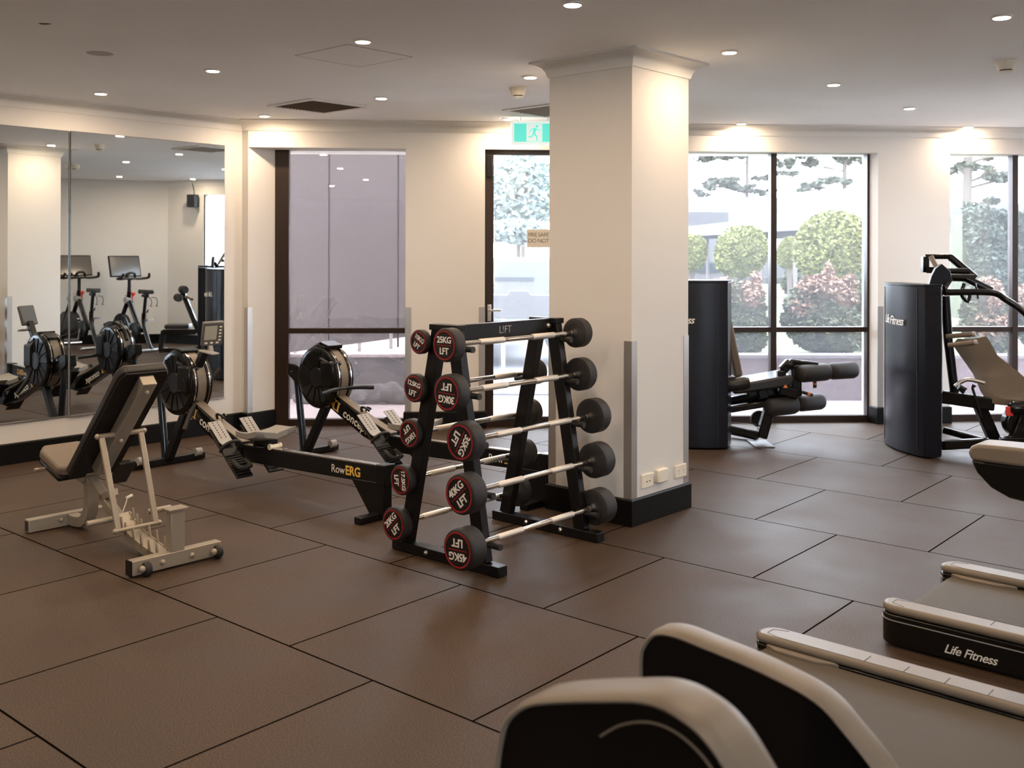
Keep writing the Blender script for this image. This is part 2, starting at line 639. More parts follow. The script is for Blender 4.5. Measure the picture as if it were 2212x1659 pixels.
# walls
def wall(name, a, b, th=0.12, z0=0.0, z1=CEIL, m='wall'):
    a = Vector((a[0], a[1], 0)); b = Vector((b[0], b[1], 0))
    d = (b - a).normalized()
    n = Vector((-d.y, d.x, 0)) * th      # away from the room
    mb = MB()
    mb.prism([tuple(p[:2]) for p in (a, b, b + n, a + n)], z0, z1, ux=(1, 0, 0), uy=(0, 1, 0), un=(0, 0, 1))
    return struct(mb.build(name, m, smooth=0))


def prismz(mb, pts, z0, z1):
    return mb.prism([(p[0], p[1]) for p in pts], z0, z1, ux=(1, 0, 0), uy=(0, 1, 0), un=(0, 0, 1))


wall('wall_left', P_d, ML)
wall('wall_right', P_k, P_a)
wall('wall_front_right', P_a, P_b)
wall('wall_front', P_b, (4.6, -3.6))
wall('wall_front_near_left', (1.4, -3.6), P_c)
wall('wall_front_header', (4.6, -3.6), (1.4, -3.6), z0=2.45)
rw5 = bpy.data.objects.new('window_5', None); COL.objects.link(rw5); rw5['kind'] = 'structure'  # unseen window added to let daylight onto the ceiling and walls
rw5.location = (3.0, -3.66, 0); MW[rw5.name] = Matrix.Translation(rw5.location)
mb = MB()
for x in (4.57, 3.5, 2.45, 1.43):
    mb.beam((x, -3.66, 0), (x, -3.66, 2.45), .06, .08)
for z in (.03, .865, 2.42):
    mb.beam((4.6, -3.66, z), (1.4, -3.66, z), .07, .06)
mb.build('window_frame', 'brown', rw5, world=True)
mb = MB(); mb.beam((4.6, -3.66, 1.23), (1.4, -3.66, 1.23), .006, 2.4); mb.build('window_glass', 'glass', rw5, world=True, smooth=0)
wall('wall_front_left', P_c, P_d)

XD0, XD1 = -0.245, 0.70        # door opening
XA0 = -0.952                   # right side of the first window
XW0, XW1 = 1.50, 3.343         # second window
XV0 = 4.075                    # left side of the third window
mb = MB()
prismz(mb, [(ML.x, ML.y), P_strip, P_rev, (P_rev[0], P_rev[1] + 0.14), (-2.6, 9.4), (-2.56, 9.1)], 0, HEAD)
prismz(mb, [(XA0, yf(XA0)), (XD0, yf(XD0)), (XD0, yw(XD0) + .12), (XA0, yw(XA0) + .12)], 0, HEAD)
prismz(mb, [(XD1, yf(XD1)), (XW0, yf(XW0)), (XW0, yw(XW0) + .12), (XD1, yw(XD1) + .12)], 0, HEAD)
prismz(mb, [(3.388, yf(3.388)), (XV0, yf(XV0)), (XV0, yw(XV0) + .12), (XW1 - .005, yw(XW1) + .12), (XW1 - .005, yw(XW1))], 0, HEAD)
prismz(mb, [(ML.x, ML.y), P_strip, P_br, (5.3, 9.85), (-2.3, 9.62), (-2.6, 9.4)], HEAD, CEIL)
struct(mb.build('wall_back', 'wall', smooth=0))
# right-hand wall with the window seen in the mirror
mb = MB()
rw = (Vector((P_k[0], P_k[1], 0)) - Vector((P_wb[0], P_wb[1], 0))).normalized()
mb.prism([(P_wb[0], P_wb[1]), (P_k[0], P_k[1]), (P_k[0] + .12, P_k[1] + .1), (P_wb[0] + .12, P_wb[1] + .06)], 0, CEIL, ux=(1, 0, 0), uy=(0, 1, 0), un=(0, 0, 1))
prismz(mb, [P_br, P_wb, (P_wb[0] + .14, P_wb[1] + .05), (P_br[0] + .14, P_br[1] + .4)], HEAD, CEIL)
struct(mb.build('wall_right_return', 'wall', smooth=0))

COVE = [(0, 2.655), (0.008, 2.655), (0.013, 2.668), (0.020, 2.692), (0.036, 2.715), (0.060, 2.730), (0.082, 2.736), (0.092, 2.738), (0.092, 2.7499), (0, 2.7499)]
struct(sweep(ROOM, COVE, closed=True).build('trim_1', 'cove', smooth=50))
BASE = [(0, 0.001), (0.016, 0.001), (0.016, 0.147), (0.011, 0.156), (0, 0.156)]
struct(sweep([P_d, tuple(ML[:2]), P_strip, P_rev], BASE).build('baseboard_left', 'base', smooth=0))
struct(sweep([(XA0, yw(XA0)), (XA0, yf(XA0)), (XD0, yf(XD0)), (XD0, yw(XD0))], BASE).build('baseboard_back', 'base', smooth=0))
struct(sweep([(XD1, yw(XD1)), (XD1, yf(XD1)), (XW0, yf(XW0)), (XW0, yw(XW0))], BASE).build('baseboard_back_middle', 'base', smooth=0))
struct(sweep([(XW1, yw(XW1)), (3.388, yf(3.388)), (XV0, yf(XV0)), (XV0, yw(XV0))], BASE).build('baseboard_back_right', 'base', smooth=0))
struct(sweep([P_wb, P_k, P_a, P_b, P_c, P_d], BASE).build('baseboard_right', 'base', smooth=0))

# column
CL, CR = 0.62, 0.60
c00 = C0; c10 = C0 + WD * CR; c11 = c10 - TD * CL; c01 = C0 - TD * CL
cq = [tuple(p[:2]) for p in (c00, c10, c11, c01)]
mb = MB(); prismz(mb, cq, 0, CEIL)
struct(mb.build('column', 'wall', smooth=0))
struct(sweep(cq, COVE, closed=True).build('trim_2', 'cove', smooth=50))
struct(sweep(cq, BASE, closed=True).build('baseboard_column', 'base', smooth=0))

# metal corner guards
def guard(p, d1, d2, z0, z1, label, out=0.003, w=0.055):
    p = Vector((p[0], p[1], 0)); d1 = Vector((d1[0], d1[1], 0)).normalized(); d2 = Vector((d2[0], d2[1], 0)).normalized()
    t = out
    q = p - d1 * t - d2 * t
    pts = [q, q + d1 * w, q + d1 * w + d2 * t * .85, q + d1 * t + d2 * t, q + d1 * t * .85 + d2 * w, q + d2 * w]
    mb = MB(); prismz(mb, [tuple(a[:2]) for a in pts], z0, z1)
    return tag(mb.build('corner_guard', 'guard', smooth=0), label, 'corner guard', 'metal corner guards')


guard(c00, -TD, WD, 0.158, 1.068, 'brushed metal corner guard on the near corner of the square column')
guard(c01, TD, WD, 0.158, 1.068, 'brushed metal corner guard on the left corner of the column, behind the barbell rack')
guard(c10, -TD, -WD, 0.158, 1.068, 'brushed metal corner guard on the right corner of the column')
guard(P_strip, (-.76, .65), (.59, .80), 0.158, 1.09, 'metal corner guard on the wall corner between the mirror and the first window')
guard((XA0, yf(XA0)), (1, .0735), (0, 1), 0.158, 1.09, 'metal corner guard at the right side of the first window, behind the small barbells')
guard((XD0, yf(XD0)), (-1, -.0735), (0, 1), 0.158, 1.09, 'metal corner guard on the left side of the exit door')
guard((3.388, yf(3.388)), (1, .0735), (-.1, 1), 0.158, 1.09, 'metal corner guard beside the black tower, left of the right pillar')


# ------------------------------------------------------------------ windows and door
def window(n, x0, x1, mull, edge0=0.05, edge1=0.05, glass='glass', sill=0.03, top=2.62, z0=0.0):
    fy = yw
    th = Vector((0.0546, -1, 0)).normalized()
    root = bpy.data.objects.new('window_%d' % n, None)
    COL.objects.link(root)
    root['kind'] = 'structure'
    mid = (x0 + x1) / 2
    root.location = (mid, fy(mid), 0)
    MW[root.name] = Matrix.Translation(root.location)
    mb = MB()
    def vbar(x, w):
        mb.box((x, fy(x), (z0 + top) / 2), (w, 0.09, top - z0), Matrix.Rotation(0.0546, 3, 'Z'))
    vbar(x0 + edge0 / 2, edge0)
    vbar(x1 - edge1 / 2, edge1)
    for m in mull:
        vbar(m, 0.055)
    def hbar(z, h):
        a = Vector((x0, fy(x0), z)); b = Vector((x1, fy(x1), z))
        mb.beam(a, b, 0.075, h)
    hbar(sill, 0.06)
    hbar(0.865, 0.048)
    hbar(top - .03, 0.05)
    mb.build('window_frame', 'brown', root, world=True, bevel=0.003)
    g = MB()
    a = Vector((x0 + .02, fy(x0) + 0.005, 0)); b = Vector((x1 - .02, fy(x1) + 0.005, 0))
    g.prism([tuple(a[:2]), tuple(b[:2]), (b.x, b.y + .006), (a.x, a.y + .006)], z0 + .04, top - .02, ux=(1, 0, 0), uy=(0, 1, 0), un=(0, 0, 1))
    g.build('window_glass', glass, root, world=True, smooth=0)
    return root


window(1, -2.155, -0.80, [], edge0=0.125, glass='glass_left')
window(2, 1.40, XW1 + .045, [2.44], edge0=0.05, edge1=0.06)
window(3, 3.98, 5.30, [4.755])
# window in the right wall (seen only in the mirror)
root = bpy.data.objects.new('window_4', None); COL.objects.link(root); root['kind'] = 'structure'
root.location = (5.5, 8.5, 0); MW[root.name] = Matrix.Translation(root.location)
a = Vector((P_wb[0] + .05, P_wb[1], 0)); b = Vector((P_br[0] + .08, P_br[1] + .1, 0))
mb = MB()
for k in (0.0, 0.34, 0.67, 1.0):
    p = a.lerp(b, k)
    mb.beam(p, p + Vector((0, 0, 2.6)), 0.05, 0.07)
for z in (0.03, 0.865, 2.55):
    mb.beam(a + Vector((0, 0, z)), b + Vector((0, 0, z)), 0.06, 0.05)
mb.build('window_frame', 'brown', root, world=True)
mb = MB(); mb.beam(a + Vector((0, 0, 1.3)), b + Vector((0, 0, 1.3)), 0.006, 2.5)
mb.build('window_glass', 'glass', root, world=True, smooth=0)

# glazed exit door
dy = lambda x: yf(x) + 0.10
root = bpy.data.objects.new('door_1', None); COL.objects.link(root); root['kind'] = 'structure'
root.location = (0.23, dy(0.23), 0); MW[root.name] = Matrix.Translation(root.location)
mb = MB()
RZ = Matrix.Rotation(0.0735, 3, 'Z')
for x, w in ((XD0 + .038, .076), (XD1 - .038, .076)):
    mb.box((x, dy(x), HEAD / 2), (w, 0.08, HEAD), RZ)
mb.box((0.23, dy(.23), HEAD - .02), (0.95, 0.08, 0.045), RZ)
mb.box((0.23, dy(.23), 0.045), (0.95, 0.08, 0.09), RZ)
mb.build('door_frame', 'brown', root, world=True, bevel=0.003)
mb = MB(); mb.box((0.23, dy(.23), 1.27), (0.83, 0.008, 2.40), RZ)
mb.build('door_glass', 'glass', root, world=True, smooth=0)
mb = MB(); mb.box((-.205, dy(-.205) - .052, 1.035), (0.035, 0.03, 0.15), RZ); mb.cyl((-.205, dy(-.205) - .06, 1.06), (-.205, dy(-.205) - .10, 1.06), .012)
mb.beam((-.205, dy(-.205) - .10, 1.06), (-.10, dy(-.1) - .10, 1.06), .018, .018)
mb.build('door_handle', 'steel', root, world=True, bevel=.003)
mb = MB(); mb.box((XD0 + .04, dy(XD0 + .04) - .05, 2.36), (.05, .03, .20), RZ)
mb.build('door_closer', 'black', root, world=True, bevel=.004)

sg = thing('door_sign', 'beige fire safety notice stuck on the exit door glass, cut off by the column', 'sign', (0.32, dy(.32) - .012, 1.71), 0.0735)
mb = MB(); mb.box((0, 0, 0), (0.37, 0.003, 0.165)); mb.build('sign_plate', 'signbeige', sg)
text('sign_lettering', 'FIRE SAFETY DOOR', 0.052, 'signtext', sg, (-.175, -.0025, .033), (1, 0, 0), (0, 0, 1), align='LEFT', sp=.86, bold=-.0006)
text('sign_lettering', 'DO NOT OBSTRUCT', 0.052, 'signtext', sg, (-.175, -.0025, -.022), (1, 0, 0), (0, 0, 1), align='LEFT', sp=.88, bold=-.0006)

# ------------------------------------------------------------------ mirrors on the left wall
def mirror(a, b, label):
    p = ML + WL * a + TL * 0.012; q = ML + WL * b + TL * 0.012
    c = (p + q) / 2
    t = thing('wall_mirror', label, 'mirror', (c.x, c.y, 1.41), rotz(WL) + math.radians(.55 if a > -1 else .8), 'frameless wall mirrors')
    t.rotation_euler[0] = math.radians(.15)
    L = abs(b - a)
    mb = MB(); mb.box((0, 0, 0), (L, 0.006, 2.212)); mb.build('glass_backing', 'mirror_edge', t)
    mb = MB(); mb.box((0, -0.0042, 0), (L - .006, 0.0012, 2.206)); mb.build('mirror_face', 'mirror', t, smooth=0)
    mb = MB(); mb.box((0, -0.0045, -1.104), (L, 0.012, 0.012)); mb.build('bottom_channel', 'steel', t)
    return t


mirror(-0.185, -1.560, 'frameless wall mirror panel nearest the window, right of the seam')
mirror(-1.562, -3.30, 'frameless wall mirror panel cut off by the left edge of the photo')

# ------------------------------------------------------------------ ceiling fixtures
def make_downlight():
    t = thing('downlight', '', 'ceiling light', (0, 0, CEIL), 0, 'round recessed downlights')
    mb = MB()
    mb.lathe((0, 0, 0.0), (0, 0, -0.010), [(0, .052), (0.5, .052), (1, .045)], 28)
    mb.build('trim_ring', 'ring', t)
    mb = MB(); mb.lathe((0, 0, -0.0102), (0, 0, -0.0135), [(0, .042), (1, .038)], 28)
    mb.build('lamp_lens', 'lamp', t)
    ld = bpy.data.lights.new('downlight_lamp', 'AREA')
    ld.shape = 'DISK'
    ld.size = 0.075
    ld.energy = LAMP_W
    ld.color = LAMP_COL
    lo = bpy.data.objects.new('downlight_lamp', ld)
    COL.objects.link(lo)
    lo.parent = t
    lo.location = (0, 0, -0.016)
    return t


def grid(a, b):
    return C0 + TD * a + WD * b


LIGHTS = [
    (flo(217, 202, CEIL), 'round white downlight nearest the left wall, above the mirror'),
    (flo(459, 152, CEIL), 'round white downlight right of the one nearest the mirror, left of the ceiling hatch'),
    (flo(571, 250, CEIL), 'small round downlight left of the brown ceiling vent, near the cornice'),
    (flo(823, 211, CEIL), 'round downlight just right of the brown ceiling vent'),
    (flo(783, 88, CEIL), 'round downlight directly above the ceiling hatch outline'),
    (flo(1097, 256, CEIL), 'round downlight above the exit sign, nearest the exit door'),
    (flo(1145, 165, CEIL), 'round downlight beside the smoke detector, left of the column top'),
    (flo(1236, 7, CEIL), 'round downlight at the top edge of the photo above the column'),
    (flo(1575, 110, CEIL), 'round downlight just right of the column cornice'),
    (flo(1601, 265, CEIL), 'round downlight above the left pane of the big window, near the cornice'),
    (flo(1800, 180, CEIL), 'round downlight midway between the column and the right smoke detector'),
    (flo(1964, 231, CEIL), 'round downlight above the black tower on the right'),
    (flo(2091, 271, CEIL), 'small round downlight above the pillar between the right windows'),
    (flo(2163, 33, CEIL), 'round downlight in the top right corner of the photo'),
    (flo(230, -14, CEIL), 'round downlight at the top left edge, only its glow in frame'),
    (grid(-1.2, 1.7), 'round downlight behind the column, seen only in the mirror'),
    (grid(3.0, 3.3), 'round downlight over the spin bikes, seen only in the mirror'),
    (grid(2.5, 4.3), 'round downlight by the far right window, seen only in the mirror'),
]
for a, b in ((3.2, 1.9), (3.2, .5), (0.5, -2.5), (1.9, -1.0), (-2.5, -2.6), (-4.0, -2.7), (0.6, -4.0), (-1.2, -4.1), (2.2, -2.6), (3.6, -1.6), (-2.8, -4.2), (-4.2, -4.2), (1.2, -5.6), (-1.2, -5.8), (3.4, -4.0), (-3.2, -6.0)):  # lamps added out of view, carrying on the grid for ambient light
    LIGHTS.append((grid(a, b), 'round recessed downlight added out of view, continuing the grid for ambient light'))
dl = make_downlight()
for i, (p, lab) in enumerate(LIGHTS):
    o = dl if i == 0 else copy_tree(dl)
    o.location = (p.x, p.y, CEIL)
    o['label'] = lab


def detector(p, label):
    t = thing('smoke_detector', label, 'smoke detector', (p.x, p.y, CEIL), 0, 'ceiling smoke detectors')
    mb = MB(); mb.lathe((0, 0, 0), (0, 0, -.055), [(0, .062), (.25, .062), (.6, .052), (.95, .048), (1, .046)], 28); mb.build('detector_base', 'plate', t)
    mb = MB(); mb.lathe((0, 0, -.053), (0, 0, -.064), [(0, .034), (1, .034)], 24); mb.build('sensor_gap', 'joint', t)
    mb = MB(); mb.lathe((0, 0, -.062), (0, 0, -.072), [(0, .040), (.6, .038), (1, .028)], 24); mb.build('sensor_cap', 'plate', t)


detector(flo(1118, 190, CEIL), 'cream smoke detector on the ceiling left of the column')
detector(flo(2172, 130, CEIL), 'cream smoke detector on the ceiling near the right edge')

t = thing('ceiling_vent', 'square ceiling vent with dusty brown slats and white border', 'air vent', (-1.548, 8.11, CEIL), rotz(TD))
mb = MB()
for s in (-1, 1):
    mb.box((0, s * .265, -.006), (.58, .045, .012)); mb.box((s * .265, 0, -.006), (.045, .485, .012))
mb.build('vent_border', 'ring', t, bevel=.003)
mb = MB(); mb.box((0, 0, -.0006), (.49, .49, .001)); mb.build('vent_throat', 'darkhole', t)
mb = MB()
for k in range(15):
    mb.box((0, -.23 + k * .033, -.008), (.485, .020, .0025), Matrix.Rotation(.6, 3, 'X'))
mb.build('vent_slats', 'vent', t)
t = thing('ceiling_vent', 'square white slatted ceiling vent partly hidden behind the column', 'air vent', (.307, 8.33, CEIL), rotz(TD))
mb = MB()
for s in (-1, 1):
    mb.box((0, s * .255, -.006), (.56, .045, .012)); mb.box((s * .255, 0, -.006), (.045, .47, .012))
mb.build('vent_border', 'ring', t, bevel=.003)
mb = MB(); mb.box((0, 0, -.0006), (.47, .47, .001)); mb.build('vent_throat', 'grey', t)
mb = MB()
for k in range(12):
    mb.box((0, -.21 + k * .038, -.009), (.465, .026, .0025), Matrix.Rotation(.55, 3, 'X'))
mb.build('vent_slats', 'ring', t)

t = thing('access_hatch', 'flush square access hatch in the ceiling, seen as a thin outline', 'ceiling hatch', (-.946, 6.07, CEIL), rotz(TD))
mb = MB()
for s in (-1, 1):
    mb.box((0, s * .245, -.001), (.495, .004, .002)); mb.box((s * .245, 0, -.001), (.004, .495, .002))
mb.build('hatch_joint', 'grey', t)
mb = MB(); mb.box((0, 0, -.0008), (.484, .484, .0016)); mb.build('hatch_panel', 'ceil', t)
p = flo(215, 116, CEIL)
t = thing('ceiling_speaker', 'flat round perforated ceiling speaker above the mirror', 'speaker', (p.x, p.y, CEIL))
mb = MB(); mb.lathe((0, 0, 0), (0, 0, -.004), [(0, .078), (1, .074)], 32); mb.build('speaker_grille', mat('speaker_grille', (.52, .50, .47), .8, bump=.4, bscale=500), t)
mb = MB(); mb.lathe((0, 0, 0), (0, 0, -.002), [(0, .084), (1, .083)], 32); mb.build('speaker_rim', 'ceil', t)
p = flo(95, 53, CEIL)
mb = MB(); mb.prism([(-.03, -.006), (-.01, -.014), (.022, -.010), (.034, .004), (.01, .014), (-.018, .012)], 0, -.0015, (p.x, p.y, CEIL), (1, 0, 0), (0, 1, 0), (0, 0, 1))
tag(mb.build('ceiling_stain', 'darkhole', smooth=0), 'small dark stain on the ceiling in the upper left', 'stain')

# exit sign
t = thing('exit_sign', 'green running man exit sign hanging above the door, half behind the column', 'exit sign', (0.19, 8.80, 2.615), 0.03)
mb = MB()
mb.prism([(-.20, -.085), (-.185, -.102), (.185, -.102), (.20, -.085), (.20, .085), (.185, .102), (-.185, .102), (-.20, .085)], -.03, .03)
mb.build('sign_housing', 'exitwhite', t, bevel=.004)
mb = MB(); mb.box((0, -.0315, 0), (.350, .003, .158)); mb.build('sign_face', 'teal', t)
mb = MB(); mb.box((0, -.034, 0), (.135, .003, .150)); mb.build('door_pictogram', 'exitwhite', t)
mb = MB(); Yn = -.0375
def seg2(p, q, w):
    mb.beam((p[0], Yn, p[1]), (q[0], Yn, q[1]), .003, w, up=(p[1] - q[1], 0, q[0] - p[0]))
mb.lathe((.022, Yn - .0015, .055), (.022, Yn + .0015, .055), [(0, .012), (1, .012)], 16)
seg2((.010, .040), (-.006, -.005), .024); seg2((.012, .036), (.038, .020), .009); seg2((.038, .020), (.055, .028), .008)
seg2((.006, .036), (-.026, .030), .009); seg2((-.026, .030), (-.038, .008), .008)
seg2((-.004, -.004), (.018, -.030), .013); seg2((.018, -.030), (.024, -.068), .011); seg2((-.006, -.006), (-.020, -.034), .013); seg2((-.020, -.034), (-.055, -.036), .011)
mb.build('running_figure', 'teal', t)
for s in (-1, 1):
    mb = MB(); mb.cyl((s * .12, 0, .10), (s * .12, 0, .134), .006)
    mb.build('hanging_rod', 'ring', t)

# wall plates on the column
def plate(px, py, w, h, label, kind):
    k = (px - CX) / F
    s = (k * C0.y - C0.x) / (WD.x - k * WD.y)
    y = C0.y + s * WD.y
    z = H - (py - CY) * y / F
    p = C0 + WD * s
    t = thing('power_outlet', label, 'wall outlet', (p.x, p.y, z), rotz(WD), 'outlets low on the column')
    mb = MB(); mb.box((0, -.006, 0), (w, .012, h)); mb.build('outlet_plate', 'plate', t, bevel=.003)
    if kind == 'switch':
        mb = MB()
        for x in (-.012, .016):
            mb.box((x, -.0135, -.004), (.009, .002, .006))
        mb.build('rocker_switch', 'darkhole', t)
    if kind == 'cover':
        mb = MB(); mb.prism([(-w * .55, -h * .46), (-w * .35, -h * .54), (w * .35, -h * .54), (w * .55, -h * .46), (w * .55, h * .46), (w * .35, h * .54), (-w * .35, h * .54), (-w * .55, h * .46)], -.032, -.012)
        mb.build('outlet_cover', 'plate', t, bevel=.008)
    if kind == 'socket':
        mb = MB()
        for x in (-.03, .03):
            mb.box((x, -.013, .028), (.014, .003, .010))
        mb.build('rocker_switch', 'ring', t)
        mb = MB()
        for x in (-.028, .028):
            for dx, dz, a in ((-.007, .004, .5), (.007, .004, -.5), (0, -.012, 0)):
                mb.box((x + dx, -.0125, dz), (.0025, .001, .009), Matrix.Rotation(a, 3, 'Y'))
        mb.build('socket_slot', 'grey', t)


plate(1397, 1037, .115, .080, 'cream outlet plate with two small dark switches, left of three on the column', 'switch')
plate(1425, 1025, .100, .078, 'cream rounded outlet cover, middle of three on the column', 'cover')
plate(1469, 1016, .120, .078, 'cream double power socket, right of three on the column', 'socket')


# ================================================================== BARBELL RACK
RT = Vector((.655, .7556, 0))        # along the bars, away from the camera
RF = Vector((.7556, -.655, 0))
RC = Vector((-.066, 5.485, 0))
rr = rotz(RF)                         # local x = RF (front side +), local y = RT
rack = thing('barbell_rack', 'black two sided A-frame rack holding ten fixed barbells', 'barbell rack', RC, rr)
for s in (-1, 1):
    y = s * .40
    nm = 'foot'
    mb = MB()
    mb.box((-.0, y, .0275), (.76 if s < 0 else .77, .065, .05))
    mb.build(nm, 'black', rack, bevel=.003)
    for x in (-.12, .13):
        mb = MB()
        mb.lathe((x, y - .0325, .030), (x, y - .045, .030), [(0, .014), (.5, .013), (1, .006)], 14)
        mb.build('foot_bolt', 'chrome', rack)
    for q in (-1, 1):
        mb = MB()
        mb.beam((q * .275 - .02, y, .05), (q * .052, y, 1.19), .05, .075, up=(1, 0, .18 * q))
        mb.build('upright', 'black', rack, bevel=.003)
        for z in ((1.122, .892, .656, .414, .172) if q > 0 else (1.117, .875, .632, .386, .150)):
            f = q * (.052 + (1.19 - z) * .2)
            g_ = q * (.105 + (1.19 - z) * .195)
            mb = MB()
            mb.cyl((f, y, z - .030), (g_ + q * .055, y, z - .030), .0155, seg=14)
            mb.cyl((g_ + q * .050, y, z - .030), (g_ + q * .062, y, z - .030), .0165, seg=14)
            mb.build('bar_hook', 'rubber', rack)
    mb = MB(); mb.box((0, y, 1.195), (.20, .07, .03)); mb.build('top_plate', 'black', rack, bevel=.003)
mb = MB(); mb.box((.035, 0, 1.165), (.045, .84, .085)); mb.build('top_beam', 'black', rack, bevel=.003)
mb = MB(); mb.lathe((.055, .345, 1.168), (.072, .345, 1.168), [(0, .016), (.5, .015), (1, .008)], 16); mb.build('beam_bolt', 'chrome', rack)
text('beam_lettering', 'L!FT', .055, 'grey', rack, (.0585, -.02, 1.166), (0, 1, 0), (0, 0, 1), ext=.0004)

BARS = [
    ('25KG', 25, .130, 1.122, -.555, .49, .084, .070, 0),
    ('30KG', 30, .170, .892, -.578, .465, .093, .074, 178),
    ('35KG', 35, .220, .656, -.535, .515, .098, .085, -118),
    ('40KG', 40, .260, .414, -.583, .485, .0985, .100, 42),
    ('45KG', 45, .310, .172, -.645, .425, .0985, .104, 182),
    ('10KG', 10, -.142, 1.117, -.470, .47, .063, .038, -30),
    ('12.5KG', 12, -.185, .875, -.463, .51, .074, .042, -12),
    ('15KG', 15, -.232, .632, -.450, .515, .076, .052, -142),
    ('17.5KG', 17, -.276, .386, -.470, .515, .079, .054, -85),
    ('20KG', 20, -.318, .150, -.480, .50, .089, .058, 44),
]
POS = {25: 'top bar on the near side of the rack', 30: 'second bar down on the near side of the rack', 35: 'middle bar on the near side of the rack',
       40: 'fourth bar down on the near side of the rack', 45: 'lowest bar on the near side of the rack',
       10: 'top bar on the window side of the rack', 12: 'second bar down on the window side of the rack', 15: 'middle bar on the window side of the rack',
       17: 'fourth bar down on the window side of the rack', 20: 'lowest bar on the window side of the rack'}
for (kg, wv, f, z, ya, yb, R, th, ang) in BARS:
    o = RC + RF * f + Vector((0, 0, z)) + RT * ((ya + yb + th) / 2)
    hl = (yb + th - ya) / 2
    t = thing('fixed_barbell', 'black barbell marked %s, %s' % (kg, POS[wv]), 'barbell', o, rr, 'fixed barbells on the A-frame rack')
    mb = MB(); mb.cyl((0, -hl + th - .01, 0), (0, hl - th + .01, 0), .0135, seg=20)
    for s in (-1, 1):
        mb.lathe((0, s * (hl - th + .002), 0), (0, s * (hl - th - .035), 0), [(0, .024), (.25, .022), (.6, .017), (1, .016)], 20)
    mb.build('bar', 'chrome', t)
    for s in (-1, 1):
        mb = MB(); mb.lathe((0, s * .115, 0), (0, s * (.115 + .19), 0), [(0, .0138), (.02, .0162), (.98, .0162), (1, .0138)], 20)
        mb.build('knurled_grip', 'knurl', t)
    for s in (-1, 1):
        mb = MB()
        e = s * hl
        mb.lathe((0, e - s * th, 0), (0, e, 0), [(0, R * .55), (.0, R * .90), (.05, R * .985), (.12, R), (.86, R), (.95, R * .97), (.985, R * .93), (.985, R * .90), (1, R * .89)], 48)
        hd = mb.build('weight_head', 'rubber', t, smooth=35)
        n = Vector((0, s, 0))
        yy = e + s * .0012
        mb = MB(); mb.lathe((0, e - s * .001, 0), (0, yy, 0), [(0, R * .78), (1, R * .78)], 48); mb.build('face_disc', 'rubface', hd)
        # ring
        mb = MB(); vs, fs = [], []
        for i in range(48):
            a = 2 * math.pi * i / 48
            for rad, yq in ((R * .79, yy), (R * .79, yy + s * .001), (R * .86, yy + s * .001), (R * .86, yy)):
                vs.append(Vector((math.cos(a) * rad, yq, math.sin(a) * rad)))
        for i in range(48):
            j = (i + 1) % 48
            for k in range(3):
                fs.append((i * 4 + k, i * 4 + k + 1, j * 4 + k + 1, j * 4 + k))
        mb.add(vs, fs); mb.build('red_ring', 'red', hd)
        an = math.radians(ang if s < 0 else ang + 40)
        X0 = Vector((-s, 0, 0)); Z0 = Vector((0, 0, 1))
        X = X0 * math.cos(an) + Z0 * math.sin(an)
        Y = -X0 * math.sin(an) + Z0 * math.cos(an)
        c = Vector((0, yy + s * .0006, 0))
        mb = MB(); mb.beam(c - X * R * .62, c + X * R * .62, .0012, R * .035, up=Y); mb.build('red_line', 'red', hd)
        text('weight_number', kg, R * (.52 if len(kg) < 5 else .46), 'white', hd, c + Y * R * .30, X, Y, bold=R * .012, sp=.92)
        text('maker_mark', 'LFT', R * .54, 'white', hd, c - Y * R * .36, X, Y, bold=R * .014, sp=.82)

# ================================================================== ROWERS
UT = Vector((.756, -.654, 0)); UW = Vector((.654, .756, 0))


